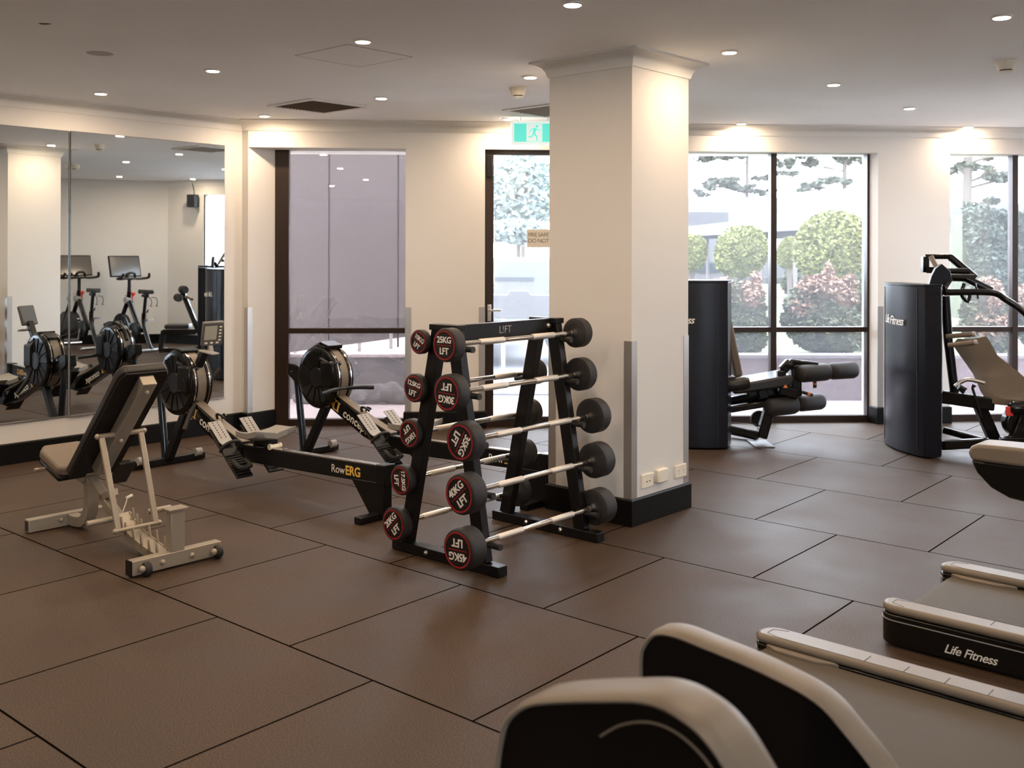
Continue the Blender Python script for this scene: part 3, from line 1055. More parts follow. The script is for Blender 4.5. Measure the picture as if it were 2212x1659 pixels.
def make_rower(loc, label, handle, monitor):
    t = thing('rowing_machine', label, 'rowing machine', loc, rotz(UT), 'rowing machines beside the mirror')
    X = Vector((1, 0, 0)); Y = Vector((0, 1, 0)); Z = Vector((0, 0, 1))
    mb = MB(); mb.box((0, 0, .028), (.055, .60, .045)); mb.build('front_foot', 'grey' if False else 'black', t, bevel=.003)
    for s in (-1, 1):
        mb = MB()
        mb.lathe((.03, s * .235 - .025, .062), (.03, s * .235 + .025, .062), [(0, .030), (1, .030)], 18)
        mb.build('transport_wheel', 'grey', t)
    mb = MB(); mb.tube([(-.03, 0, .03), (-.055, 0, .2), (-.125, 0, .66)], .028, 14); mb.build('front_leg', 'bluetube', t)
    mb = MB(); mb.beam((.01, 0, .04), (.27, 0, .45), .05, .065, up=(1, 0, 0)); mb.build('rear_strut', 'black', t, bevel=.006)
    # nose and sloping beam
    mb = MB()
    mb.prism([(-.20, .62), (-.19, .71), (-.08, .70), (.19, .585), (.71, .375), (.99, .285), (.99, .165), (.71, .235), (.30, .420), (-.10, .565)], -.036, .036)
    mb.build('main_beam', 'gloss', t, bevel=.006)
    mb = MB()
    for a, b in (((.20, .592), (.71, .386)), ((.71, .386), (1.0, .292))):
        mb.beam((a[0], 0, a[1]), (b[0], 0, b[1]), .070, .010)
    mb.build('beam_cover', 'tan', t, bevel=.003)  # tan colour paints in the reflection on the glossy top plate
    mb = MB()
    for (x, z) in ((-.14, .645), (.10, .565), (.235, .60), (.235, .525), (.245, .455), (.01, .53)):
        mb.lathe((x, -.03, z), (x, -.042, z), [(0, .006), (1, .005)], 10)
    mb.build('bolt', 'chrome', t)
    # flywheel cage
    wc = Vector((.235, 0, .632)); R = .235
    mb = MB(); mb.lathe(wc + Y * -.085, wc + Y * .085, [(0, R * .80), (.0, R * .93), (.04, R * .985), (.12, R), (.28, R * .995), (.28, R * .965), (.72, R * .965), (.72, R * .995), (.88, R), (.96, R * .985), (1, R * .93), (1, R * .80)], 56)
    wh = mb.build('flywheel_cage', 'gloss', t, smooth=35)
    mb = MB(); mb.lathe(wc + Y * -.034, wc + Y * .034, [(0, R * .967), (0, R * .975), (1, R * .975), (1, R * .967)], 56); mb.build('perforated_band', 'tan', wh)
    mb = MB()
    for s in (-1, 1):
        mb.lathe(wc + Y * (s * .056 - .004), wc + Y * (s * .056 + .004), [(0, R * 1.004), (1, R * 1.004)], 56)
    mb.build('cage_trim', 'chrome', wh)
    mb = MB()
    for s in (-1, 1):
        for k in range(14):
            a = 2 * math.pi * k / 14
            d = Vector((math.cos(a), 0, math.sin(a)))
            mb.beam(wc + Y * s * .088 + d * R * .30, wc + Y * s * .087 + d * R * .86, .004, .008, up=Y)
        mb.lathe(wc + Y * s * .085, wc + Y * s * .094, [(0, R * .34), (1, R * .30)], 24)
    mb.build('cage_ribs', 'black', wh)
    mb = MB(); mb.box(wc + Vector((.13, -.055, .035)), (.15, .10, .20)); mb.box(wc + Vector((.11, -.03, .12)), (.16, .14, .05), Matrix.Rotation(.35, 3, 'Y'))
    mb.build('chain_housing', 'gloss', t, bevel=.018)
    mb = MB(); mb.box(wc + Vector((.03, 0, .235)), (.10, .15, .02), Matrix.Rotation(.15, 3, 'Y')); mb.box(wc + Vector((-.10, 0, .215)), (.10, .10, .02), Matrix.Rotation(-.42, 3, 'Y'))
    mb.build('vent_lid', 'gloss', t, bevel=.006)
    mb = MB(); mb.lathe(wc + Y * -.10 + Vector((-.06, 0, -.09)), wc + Y * -.104 + Vector((-.06, 0, -.09)), [(0, .028), (1, .028)], 14); mb.build('damper_label', 'orange', t) if False else None
    # rail
    za, zb = .268, .318
    mb = MB()
    def rail(x0, x1, lo, hi, w):
        mb.prism([(x0, za + (zb - za) * (x0 - .95) / 1.45 + lo), (x1, za + (zb - za) * (x1 - .95) / 1.45 + lo), (x1, za + (zb - za) * (x1 - .95) / 1.45 + hi), (x0, za + (zb - za) * (x0 - .95) / 1.45 + hi)], -w / 2, w / 2)
    rail(.93, 2.42, -.108, 0, .055)
    rl = mb.build('rail', 'black', t, bevel=.003)
    mb = MB(); rail(.95, 2.40, .0005, .006, .045); mb.build('rail_strip', 'steel', rl, bevel=.001)
    mb = MB(); rail(2.36, 2.44, -.11, .012, .085); mb.build('rail_end_cap', 'black', t, bevel=.006)
    mb = MB(); mb.prism([(2.13, .212), (2.42, .222), (2.42, .02), (2.30, .02)], -.035, .035); mb.build('rear_leg', 'black', t, bevel=.004)
    mb = MB(); mb.box((2.36, 0, .021), (.06, .36, .040)); mb.build('rear_foot', 'black', t, bevel=.004)
    text('model_lettering', 'Row', .070, 'white', t, (2.065, -.0292, .247), (1, 0, .035), (0, 0, 1), ext=.0006, bold=.0, align='RIGHT')
    text('model_lettering', 'ERG', .078, 'gold', t, (2.07, -.0285, .250), (1, 0, .035), (0, 0, 1), ext=.0006, bold=.0022, align='LEFT')
    # beam lettering
    dn = Vector((.52, 0, -.212)).normalized(); up = Vector((.212, 0, .52)).normalized()
    o = Vector((.345, -.0368, .462))
    text('maker_lettering', 'concept', .088, 'white', t, o + dn * .16 + up * -.014, dn, up, ext=.0006, bold=.0012, align='LEFT', sp=1.02)
    mb = MB()
    c = o + dn * .055 - up * .005
    outer = [(math.cos(a) * .034, math.sin(a) * .040) for a in [math.radians(q) for q in range(60, 301, 20)]]
    inner = [(math.cos(a) * .016 + .006, math.sin(a) * .032) for a in [math.radians(q) for q in range(300, 59, -20)]]
    mb.prism(outer + inner, 0, .0012, c, dn, up, -Y)
    mb.prism([(.020, -.036), (.055, -.036), (.055, -.031), (.045, -.028), (.045, .030), (.060, .038), (.030, .034), (.018, .038), (.030, .026), (.030, -.028), (.020, -.031)], 0, .0012, c, dn, up, -Y)
    mb.build('maker_emblem', 'gold', t)
    # seat
    sx = 1.22
    sz = za + (zb - za) * (sx - .95) / 1.45
    vs, fs = [], []
    nx, ny = 12, 16
    for side in (0, 1):
        for i in range(nx + 1):
            for j in range(ny + 1):
                u = -1 + 2 * i / nx; v = -1 + 2 * j / ny
                k = (1 - .12 * v * v)
                x = sx + u * .125 * k
                y = v * .178 * (1 - .10 * u * u)
                top = .385 + .012 * v * v + .020 * max(0, u) ** 2 * (abs(v) ** .5) - .008 * (1 - v * v) * (1 - u)
                z = top if side == 0 else top - .046 + .010 * max(abs(u), abs(v)) ** 4
                vs.append((x, y, z))
    m = (nx + 1) * (ny + 1)
    for i in range(nx):
        for j in range(ny):
            a = i * (ny + 1) + j
            fs.append((a, a + 1, a + ny + 2, a + ny + 1))
            fs.append((m + a, m + a + ny + 1, m + a + ny + 2, m + a + 1))
    for i in range(nx):
        for j in (0, ny):
            a = i * (ny + 1) + j
            fs.append((a, a + ny + 1, m + a + ny + 1, m + a))
    for j in range(ny):
        for i in (0, nx):
            a = i * (ny + 1) + j
            fs.append((a, a + 1, m + a + 1, m + a))
    mb = MB(); mb.add([Vector(v) for v in vs], fs); st = mb.build('seat', 'seat', t, smooth=60)
    mb = MB()
    mb.box((sx, 0, .318), (.16, .075, .04))
    for x in (-.06, .06):
        mb.cyl((sx + x, -.05, sz + .018), (sx + x, .05, sz + .018), .016, seg=14)
    mb.build('seat_carriage', 'black', t, bevel=.003)
    mb = MB(); mb.lathe((sx + .10, -.045, sz + .022), (sx + .10, .045, sz + .022), [(0, .020), (.15, .020), (.2, .015), (.8, .015), (.85, .020), (1, .020)], 16); mb.build('seat_roller', 'plate', t)
    # foot plates
    fd = Vector((.33, 0, -.275)).normalized(); fu = Vector((.275, 0, .33)).normalized()
    for s in (-1, 1):
        y = s * .125
        base = Vector((.83, y, .375))
        mb = MB(); c = base + fd * .21
        mb.beam(base + fd * .0, base + fd * .44, .125, .014, up=fu)
        pl = mb.build('foot_plate', 'black', t, bevel=.004)
        mb = MB()
        for k in range(9):
            q = base + fd * (.25 + k * .02) + fu * .010
            mb.beam(q - Y * .055, q + Y * .055, .007, .005, up=fu)
        mb.build('grip_ridges', 'rubber', pl)
        mb = MB()
        mb.beam(base - fd * .05 + fu * .016, base + fd * .13 + fu * .016, .10, .006, up=fu)
        mb.beam(base + fd * .13 + fu * .016, base + fd * .17 + fu * .03, .10, .008, up=fu)
        fx = mb.build('heel_slider', 'grey', pl, bevel=.002)
        mb = MB()
        for k in range(7):
            for yy in (-.018, .018):
                q = base - fd * (.035 - k * .022) + fu * .0195 + Y * yy
                mb.beam(q - fd * .005, q + fd * .005, .008, .002, up=fu)
        mb.build('slider_holes', 'joint', fx)
        mb = MB()
        q = base + fd * .20
        mb.tube([q - Y * .068, q - Y * .066 + fu * .05, q - Y * .03 + fu * .085, q + Y * .03 + fu * .085, q + Y * .066 + fu * .05, q + Y * .068], .011, 8, smooth=4)
        mb.build('foot_strap', 'rubber', pl)
        mb = MB()
        q = base + fd * .40 + fu * .012
        mb.tube([q - Y * .045 - fd * .08 + fu * .02, q - Y * .04 + fu * .045, q + Y * .04 + fu * .045, q + Y * .045 - fd * .08 + fu * .02], .014, 8, smooth=4)
        mb.build('heel_cup', 'rubber', pl)
    # handle and hook
    hc, tilt = handle
    mb = MB()
    d = Vector((0, math.cos(tilt), math.sin(tilt))); n = Vector((1, 0, -.35))
    mb.tube([hc - d * .25 + n * .045, hc - d * .12 + n * .012, hc, hc + d * .12 + n * .012, hc + d * .25 + n * .045], [.0175] * 10 + [.014] * 5 + [.0175] * 30, 12, smooth=6)
    mb.build('handle', 'rubber' if tilt else 'bluetube', t)
    mb = MB(); mb.tube([hc, (hc + wc + Vector((.2, 0, 0))) / 2, wc + Vector((.2, 0, 0))], .005, 6); mb.build('chain', 'steel', t)
    mb = MB(); mb.tube([(.66, 0, .40), (.67, -.02, .44), (.71, -.02, .445), (.74, 0, .42)], .009, 8, smooth=4); mb.tube([(.66, .03, .40), (.68, .03, .44), (.72, .03, .43)], .007, 8, smooth=3); mb.build('handle_hook', 'gloss', t)
    if monitor:
        mb = MB(); mb.beam((.36, .0, .66), (.40, 0, .74), .05, .06, up=X); mb.beam((.38, 0, .72), (.545, 0, .95), .05, .05, up=X); mb.build('monitor_arm', 'black', t, bevel=.006)
        c = Vector((.585, 0, 1.005)); a = Vector((.33, -.10, .94)).normalized(); mo_n = Vector((.92, -.20, -.34)).normalized(); sd = a.cross(mo_n).normalized(); a = mo_n.cross(sd)
        R3 = Matrix((mo_n, sd, a)).transposed()
        R3 = Matrix((mo_n, a.cross(mo_n), a)).transposed()
        mb = MB(); mb.box(c, (.035, .150, .180), R3); mn = mb.build('monitor', 'darkgrey', t, bevel=.008)
        mb = MB(); mb.box(c + mo_n * .0182 + R3 @ Vector((0, -.018, .012)), (.002, .088, .105), R3); mb.build('display', 'lcd', mn)
        mb = MB()
        for k in range(5):
            mb.box(c + mo_n * .019 + R3 @ Vector((0, .050, .055 - k * .025)), (.003, .018, .011), R3)
        for k in range(3):
            mb.box(c + mo_n * .019 + R3 @ Vector((0, -.045 + k * .04, -.065)), (.003, .020, .012), R3)
        mb.build('button', 'plate', mn)
        mb = MB(); mb.beam((.53, -.05, .885), (.66, -.02, .865), .07, .012); mb.beam((.55, 0, .93), (.57, 0, .87), .03, .03); mb.build('phone_cradle', 'grey', t, bevel=.003)
    else:
        mb = MB(); mb.tube([wc + Vector((.08, 0, .23)), wc + Vector((-.02, 0, .255)), wc + Vector((-.15, 0, .20)), wc + Vector((-.22, 0, .10))], .018, 8, smooth=4)
        mb.box(wc + Vector((.06, .0, .245)), (.11, .14, .03), Matrix.Rotation(.25, 3, 'Y'))
        mb.build('monitor_arm', 'gloss', t, bevel=.004)
    return t


make_rower(Vector((-2.56, 7.565, 0)), 'rowing machine with raised grey display, nearer the mirror, behind the silver bench', (Vector((.42, 0, .545)), .95), True)
make_rower(Vector((-1.596, 7.898, 0)), 'rowing machine in front of the first window, its rear half behind the barbell rack', (Vector((.45, 0, .565)), 0), False)

# ================================================================== BENCH
t = thing('adjustable_bench', 'silver framed adjustable weight bench with black pads on the left', 'weight bench', (-2.55, 5.88, 0), rotz(TD))
mb = MB(); mb.box((0, 0, .040), (.055, .50, .072)); rf = mb.build('rear_foot', 'silver', t, bevel=.004)
mb = MB(); mb.box((0, -.2505, .040), (.038, .003, .055)); mb.build('tube_end', 'joint', rf)
mb = MB(); mb.box((1.165, 0, .046), (.055, .49, .072)); ff = mb.build('front_foot', 'silver', t, bevel=.004)
mb = MB(); mb.box((1.165, -.2455, .046), (.056, .006, .074)); mb.build('end_cap', 'black', ff)
for y in (-.19, .20):
    mb = MB(); mb.lathe((1.20, y - .0, .034), (1.20, y + .034, .034), [(0, .030), (.15, .034), (.85, .034), (1, .030)], 20)
    w_ = mb.build('transport_wheel', 'rubber', t)
    mb = MB(); mb.ball((1.215, y - .012, .042), .017); mb.build('wheel_nut', 'silver', w_)
mb = MB()
for y in (-.085, .075):
    mb.ball((1.194, y, .046), .014)
for y in (-.07, .07):
    mb.ball((.03, y, .046), .013)
mb.build('bolt', 'silver', t)
mb = MB()
path = smooth_path([(.0, 0, .045), (.09, 0, .040), (.19, 0, .060), (.245, 0, .13), (.255, 0, .22), (.235, 0, .31)], 6)
for i in range(len(path) - 1):
    d = path[i + 1] - path[i]
    mb.beam(path[i] - d * .15, path[i + 1] + d * .15, .06, .055, up=(0, 1, 0) if False else (-d.z, 0, d.x))
mb.build('curved_spine', 'silver', t, smooth=60)
mb = MB(); mb.beam((.255, 0, .30), (.70, 0, .075), .05, .05); mb.beam((.40, 0, .22), (.52, 0, .27), .05, .04); mb.build('centre_beam', 'silver', t, bevel=.004)
mb = MB()
lad = smooth_path([(.60, 0, .165), (.72, 0, .105), (.85, 0, .070), (1.0, 0, .045), (1.14, 0, .040)], 5)
for i in range(len(lad) - 1):
    d = (lad[i + 1] - lad[i])
    mb.beam(lad[i] - d * .1, lad[i + 1] + d * .1, .085, .012)
    for s in (-1, 1):
        mb.beam(lad[i] - d * .1 + Vector((0, s * .045, -.012)), lad[i + 1] + d * .1 + Vector((0, s * .045, -.012)), .006, .045)
mb.build('ladder_rack', 'silver', t, smooth=0)
for k, (x, z) in enumerate(((.655, .150), (.70, .125), (.745, .105), (.83, .085), (.91, .075), (.99, .060), (1.07, .055))):
    for s in (-1, 1):
        mb = MB()
        mb.prism([(x - .012, z - .02), (x + .016, z - .025), (x - .006, z + .050), (x - .016, z + .048)], s * .044 - .004, s * .044 + .004)
        mb.build('ladder_tooth', 'silver', t, bevel=.001)
for s in (-1, 1):
    mb = MB()
    mb.beam((.60, s * .11, .60), (.78, s * .105, .125), .032, .018, up=(1, 0, .4))
    mb.build('support_strut', 'silver', t, bevel=.004)
for pin_ in (0, 1):
  mb = MB()
  if pin_ == 0: mb.cyl((.60, -.125, .598), (.60, .125, .598), .014, seg=14); mb.ball((.60, -.13, .598), .016); mb.ball((.60, .13, .598), .016)
  else: mb.cyl((.78, -.12, .128), (.78, .12, .128), .011, seg=12); mb.ball((.78, -.122, .128), .015); mb.ball((.78, .122, .128), .015)
  mb.build('strut_pin', 'silver', t)
for s in (-1, 1):
    mb = MB(); mb.lathe((.70, s * .10, .175), (.70, s * .235, .175), [(0, .015), (.97, .015), (1, .012)], 16); mb.build('adjusting_grip', 'silver', t)
mb = MB(); mb.cyl((.58, .02, .17), (.56, .06, .24), .003, seg=6); mb.lathe((.56, .05, .235), (.56, .085, .245), [(0, .009), (1, .009)], 10); mb.build('pull_pin', 'plate', t)
mb = MB(); mb.box((1.165, 0, .185), (.052, .075, .21)); mb.build('end_post', 'silver', t, bevel=.004)
mb = MB(); mb.box((1.165, 0, .292), (.075, .105, .010)); mb.build('post_cap', 'silver', t, bevel=.002)
# back rest
b0 = Vector((.262, 0, .325)); b1 = Vector((.875, 0, .955))
bd = (b1 - b0).normalized(); bu = Vector((-bd.z, 0, bd.x))
mb = MB(); mb.prism([(-.125, 0), (.125, 0), (.140, .03), (.140, .84), (.115, .885), (-.115, .885), (-.140, .84), (-.140, .03)], 0, .055, b0, (0, 1, 0), bd, bu)
mb.build('back_pad', 'pad', t, bevel=.014, segs=3)
mb = MB(); mb.prism([(-.125, .005), (.125, .005), (.134, .03), (.134, .835), (.11, .878), (-.11, .878), (-.134, .835), (-.134, .03)], -.010, .0, b0, (0, 1, 0), bd, bu)
mb.build('pad_board', 'black', t, bevel=.002)
mb = MB(); mb.beam(b0 + bd * .10 - bu * .042, b0 + bd * .86 - bu * .042, .080, .062, up=bu); bb = mb.build('back_beam', 'silver', t, bevel=.004)
for k in (.80, .40):
    mb = MB()
    mb.ball(b0 + bd * k - bu * .075, .014)
    mb.build('beam_bolt', 'silver', bb)
mb = MB(); mb.box((.215, 0, .375), (.10, .09, .16), Matrix.Rotation(-.6, 3, 'Y')); mb.build('pivot_bracket', 'silver', t, bevel=.004)
# seat pad
s0 = Vector((-.145, 0, .405)); s1 = Vector((.16, 0, .325)); sd = (s1 - s0).normalized(); su = Vector((-sd.z, 0, sd.x))
mb = MB(); mb.prism([(-.105, 0), (.105, 0), (.145, .06), (.150, .31), (.12, .33), (-.12, .33), (-.150, .31), (-.145, .06)], 0, .055, s0, (0, 1, 0), sd, su)
mb.build('seat_pad', 'tanpad', t, bevel=.016, segs=3)
mb = MB(); mb.prism([(-.10, .01), (.10, .01), (.14, .06), (.145, .32), (-.145, .32), (-.14, .06)], -.035, .001, s0, (0, 1, 0), sd, su); mb.build('seat_board', 'black', t, bevel=.012)
mb = MB(); mb.cyl((-.02, -.20, .345), (-.02, .0, .345), .008, seg=8); mb.beam((.0, 0, .33), (.22, 0, .29), .05, .05); mb.build('seat_lever', 'silver', t)
mb = MB(); mb.beam((.42, .07, .30), (.54, .07, .43), .10, .03, up=bu); mb.build('rear_guard', 'pad', t, bevel=.01)

# ================================================================== TREADMILLS
def treadmill(o, label, Wd=.80):
    t = thing('treadmill', label, 'treadmill', o, rotz(TD), 'treadmills in the foreground')
    # local x forward (away from the open end), y across to the far side ; origin at near rear corner on the floor
    L = 2.05
    for s in (0, 1):
        y0 = 0 if s == 0 else Wd
        q = 1 if s == 0 else -1
        def oy(v):
            return y0 + q * v
        # black side body with rounded rear corner
        def out(r, wv):
            pts = [(L, oy(0)), (r, oy(0))]
            for k in range(1, 7):
                a = math.pi / 2 * k / 6
                pts.append((r - r * math.sin(a), oy(r - r * math.cos(a))))
            pts += [(.0, oy(wv - .03)), (.02, oy(wv)), (L, oy(wv))]
            return pts
        mb = MB(); mb.prism(out(.07, .115), .012, .130, ux=(1, 0, 0), uy=(0, 1, 0), un=(0, 0, 1)); sb = mb.build('side_shroud', 'gloss', t, bevel=.004)
        mb = MB(); mb.prism([(x * .999 + .001, y) for x, y in out(.072, .115)], .108, .111, ux=(1, 0, 0), uy=(0, 1, 0), un=(0, 0, 1))
        lip = [(x - .0025 if x < .08 else x, y - q * .0025 if abs(y - oy(0)) < .05 else y) for x, y in out(.07, .115)]
        mb = MB(); mb.prism(lip, .1065, .1095, ux=(1, 0, 0), uy=(0, 1, 0), un=(0, 0, 1)); mb.build('shroud_seam', 'chrome' if False else 'grey', sb, smooth=0)
        mb = MB(); mb.prism(out(.07, .118), .1315, .166, ux=(1, 0, 0), uy=(0, 1, 0), un=(0, 0, 1)); rl = mb.build('side_rail', 'tan', t, bevel=.016, segs=4)
        mb = MB()
        a = [(.10, oy(.022)), (.045, oy(.040)), (.045, oy(.085)), (.10, oy(.102)), (L, oy(.102)), (L, oy(.022))]
        for i in range(5):
            p = a[i]; r = a[i + 1]
            mb.beam((p[0], p[1], .1662), (r[0], r[1], .1662), .0022, .0012)
        for k in range(12):
            x = .42 + k * .135
            mb.beam((x, oy(.045), .1664), (x, oy(.098), .1664), .0022, .0012)
        mb.build('rail_groove', 'joint', rl, smooth=0)
        mb = MB()
        mb.prism([(.055, oy(.118)), (.11, oy(.150)), (.26, oy(.150)), (.34, oy(.118))], .100, .140, ux=(1, 0, 0), uy=(0, 1, 0), un=(0, 0, 1))
        mb.build('belt_guard', 'tan' if s else 'tan', t, bevel=.006)
    # belt loop
    mb = MB()
    pr = [(.075, .118), (.060, .125), (.045, .118), (.038, .100), (.045, .083), (.075, .076)]
    pts = [(2.0, .128), (.085, .128)] + [(.06, .124), (.044, .112), (.038, .096), (.044, .080), (.06, .068)] + [(.085, .064), (2.0, .064)]
    mb.prism(pts, .13, Wd - .13, un=(0, 1, 0))
    mb.build('running_belt', 'belt', t, smooth=30)
    mb = MB(); mb.box((1.05, Wd / 2, .058), (1.7, Wd - .24, .07)); mb.build('deck', 'black', t)
    # front: motor hood, uprights and console (outside the frame)
    mb = MB(); mb.prism([(2.0, .02), (2.0, .17), (2.08, .25), (2.38, .26), (2.50, .14), (2.50, .02)], .02, Wd - .02); mb.build('motor_hood', 'gloss', t, bevel=.02)
    for s in (0, 1):
        y = .03 if s == 0 else Wd - .03
        mb = MB(); mb.beam((2.15, y, .16), (2.02, y, 1.20), .05, .10, up=(1, 0, 0)); mb.build('upright', 'tan', t, bevel=.01)
    mb = MB(); mb.prism([(2.10, 1.14), (1.92, 1.16), (2.02, 1.42), (2.10, 1.44)], .02, Wd - .02); mb.build('console', 'black', t, bevel=.015)
    return t


TA = Vector((.976, 3.87, 0)) - WD * .885
tm = treadmill(Vector((TA.x, TA.y, 0)), 'near treadmill deck with dark belt, cut off by the bottom right of the photo', .885)
TB = Vector((1.478, 4.105, 0))
tb = treadmill(TB, 'far treadmill with maker lettering on its black side, at the right edge')
for (o_, sh) in ((tb, 0),):
    text('maker_lettering', 'Life Fitness', .048, 'white', o_, (.262, -.0022, .050), (1, 0, 0), (0, 0, 1), shear=.35, bold=.0003, align='LEFT', sp=.92)

# ================================================================== CROSS TRAINER SHROUDS
def panel(name, base, T, prof, w, cap, parent, floor_z=.05, m='gloss', mcap='tan', low=None):
    """thick panel: top profile of (s, z), extruded across by w, with a broad moulded top cap"""
    T = Vector(T); n = Vector((-T.y, T.x, 0))
    P = [Vector((s, z, 0)) for s, z in prof]
    P = [tuple(p[:2]) for p in smooth_path(P, 6)]
    lowp = low or [(P[-1][0], floor_z), (P[0][0], floor_z)]
    mb = MB(); mb.prism([(a, b) for a, b in P] + lowp, 0.006, w - .006, base, T, (0, 0, 1), n)
    pl = mb.build(name, m, parent, world=True, bevel=.004)
    # cap
    vs, fs = [], []
    k = len(P)
    for i, (s, z) in enumerate(P):
        a = Vector(P[max(i - 1, 0)]); b = Vector(P[min(i + 1, k - 1)])
        d = (b - a).normalized(); nn = Vector((-d.y, d.x))
        for (u, h) in ((.001, -.003), (-.001, .001), (.006, .0065), (w * .25, .010), (w * .75, .010), (w - .006, .0065), (w + .001, .001), (w - .001, -.003)):
            q = Vector((s, z)) + nn * h * cap
            vs.append(Vector(base) + T * q.x + Vector((0, 0, 1)) * q.y + n * u)
    for i in range(k - 1):
        for j in range(8):
            l = (j + 1) % 8
            fs.append((i * 8 + j, i * 8 + l, (i + 1) * 8 + l, (i + 1) * 8 + j))
    fs.append(tuple(range(8))); fs.append(tuple(range((k - 1) * 8, k * 8)))
    mb = MB(); mb.add(vs, fs)
    mb.build('top_trim', mcap, pl, world=False) if parent is None else MBuild(mb, 'top_trim', mcap, pl, parent)
    return pl


def MBuild(mb, name, m, part, thing_):
    """build a sub-part given in world coordinates (its part sits at the thing's origin)"""
    inv = MW[thing_.name].inverted()
    mb.v = [inv @ p for p in mb.v]
    return mb.build(name, m, part, smooth=50)


def on_line(base, px, py):
    """(s, z) along the vertical plane through base in direction TD"""
    k = (px - CX) / F
    s = (k * base.y - base.x) / (TD.x - k * TD.y)
    y = base.y + s * TD.y
    return (s, H - (py - CY) * y / F)


lineA = Vector((.479, 3.32, 0)) - WD * .90
lineB = Vector((.479, 3.32, 0)) - WD * 1.52
ct = thing('cross_trainer', 'blurred black cross trainer with tan edged curved shrouds at the bottom of the photo', 'exercise machine', (lineB.x + .6, lineB.y - .6, 0), rotz(TD))
pa = [on_line(lineA, *p) for p in ((1384, 1480), (1384, 1420), (1392, 1395), (1415, 1372), (1455, 1375), (1520, 1400), (1640, 1450), (1760, 1515), (1830, 1590), (1900, 1680), (1960, 1780))]
pb = [on_line(lineB, *p) for p in ((1070, 1690), (1080, 1610), (1095, 1560), (1130, 1530), (1180, 1519), (1300, 1515), (1400, 1520), (1480, 1560), (1540, 1620), (1600, 1720), (1650, 1820))]
panel('right_shroud', lineA, TD, pa, .078, 1.0, ct)
pbp = panel('left_shroud', lineB, TD, pb, .105, 1.0, ct)
arc = smooth_path([Vector((*on_line(lineB, *p), 0)) for p in ((1295, 1592), (1340, 1568), (1400, 1562), (1460, 1585), (1520, 1640), (1570, 1720))], 6)
nB = Vector((-TD.y, TD.x, 0))
mb = MB(); mb.tube([lineB + TD * p.x + Vector((0, 0, p.y)) + nB * .004 for p in arc], .0017, 8)
MBuild(mb, 'trim_arc', 'tan', pbp, ct)
mb = MB(); mb.box(lineB + TD * .55 + nB * .3 + Vector((0, 0, .05)), (1.5, .55, .06), Matrix.Rotation(rotz(TD), 3, 'Z')); mb.build('base_frame', 'black', ct, world=True, bevel=.01)

# second machine, type unidentified: its rounded end enters the photo at the right edge
lc = Vector((1.93, 4.32, 0))
c2 = thing('cut_off_machine', 'rounded tan topped end of a black exercise machine entering at the right edge', 'exercise machine', (2.95, 3.9, 0), rotz(TD))
pc = [on_line(lc, *p) for p in ((2096, 995), (2092, 975), (2096, 955), (2112, 949), (2160, 951), (2260, 962), (2400, 985), (2560, 1030))]
lowc = [on_line(lc, *p) for p in ((2560, 1330), (2420, 1330), (2330, 1130), (2240, 1090), (2180, 1075), (2140, 1052), (2110, 1020))]
T = TD; n = Vector((-T.y, T.x, 0))
mb = MB(); mb.prism([on_line(lc, *p) for p in ((2096, 990), (2130, 995), (2200, 1004), (2400, 1022), (2560, 1060))] + lowc, .0, .16, lc, T, (0, 0, 1), n)
bd_ = mb.build('side_body', 'gloss', c2, world=True, bevel=.012)
mb = MB(); mb.prism([on_line(lc, *p) for p in ((2098, 992), (2092, 976), (2097, 962), (2112, 958), (2160, 962), (2260, 972), (2400, 995), (2560, 1035), (2560, 1062), (2400, 1024), (2200, 1006), (2130, 997))], -.006, .166, lc, T, (0, 0, 1), n)
mb.build('top_cover', 'tan', c2, world=True, bevel=.014, segs=3)
mb = MB(); mb.prism([on_line(lc, *p) for p in ((2430, 1300), (2560, 1300), (2580, 1500), (2440, 1500))], .02, .14, lc, T, (0, 0, 1), n); mb.box(lc + T * 1.0 + n * .08 + Vector((0, 0, .04)), (.5, .5, .07), Matrix.Rotation(rotz(T), 3, 'Z'))
mb.build('pedestal', 'black', c2, world=True, bevel=.01)


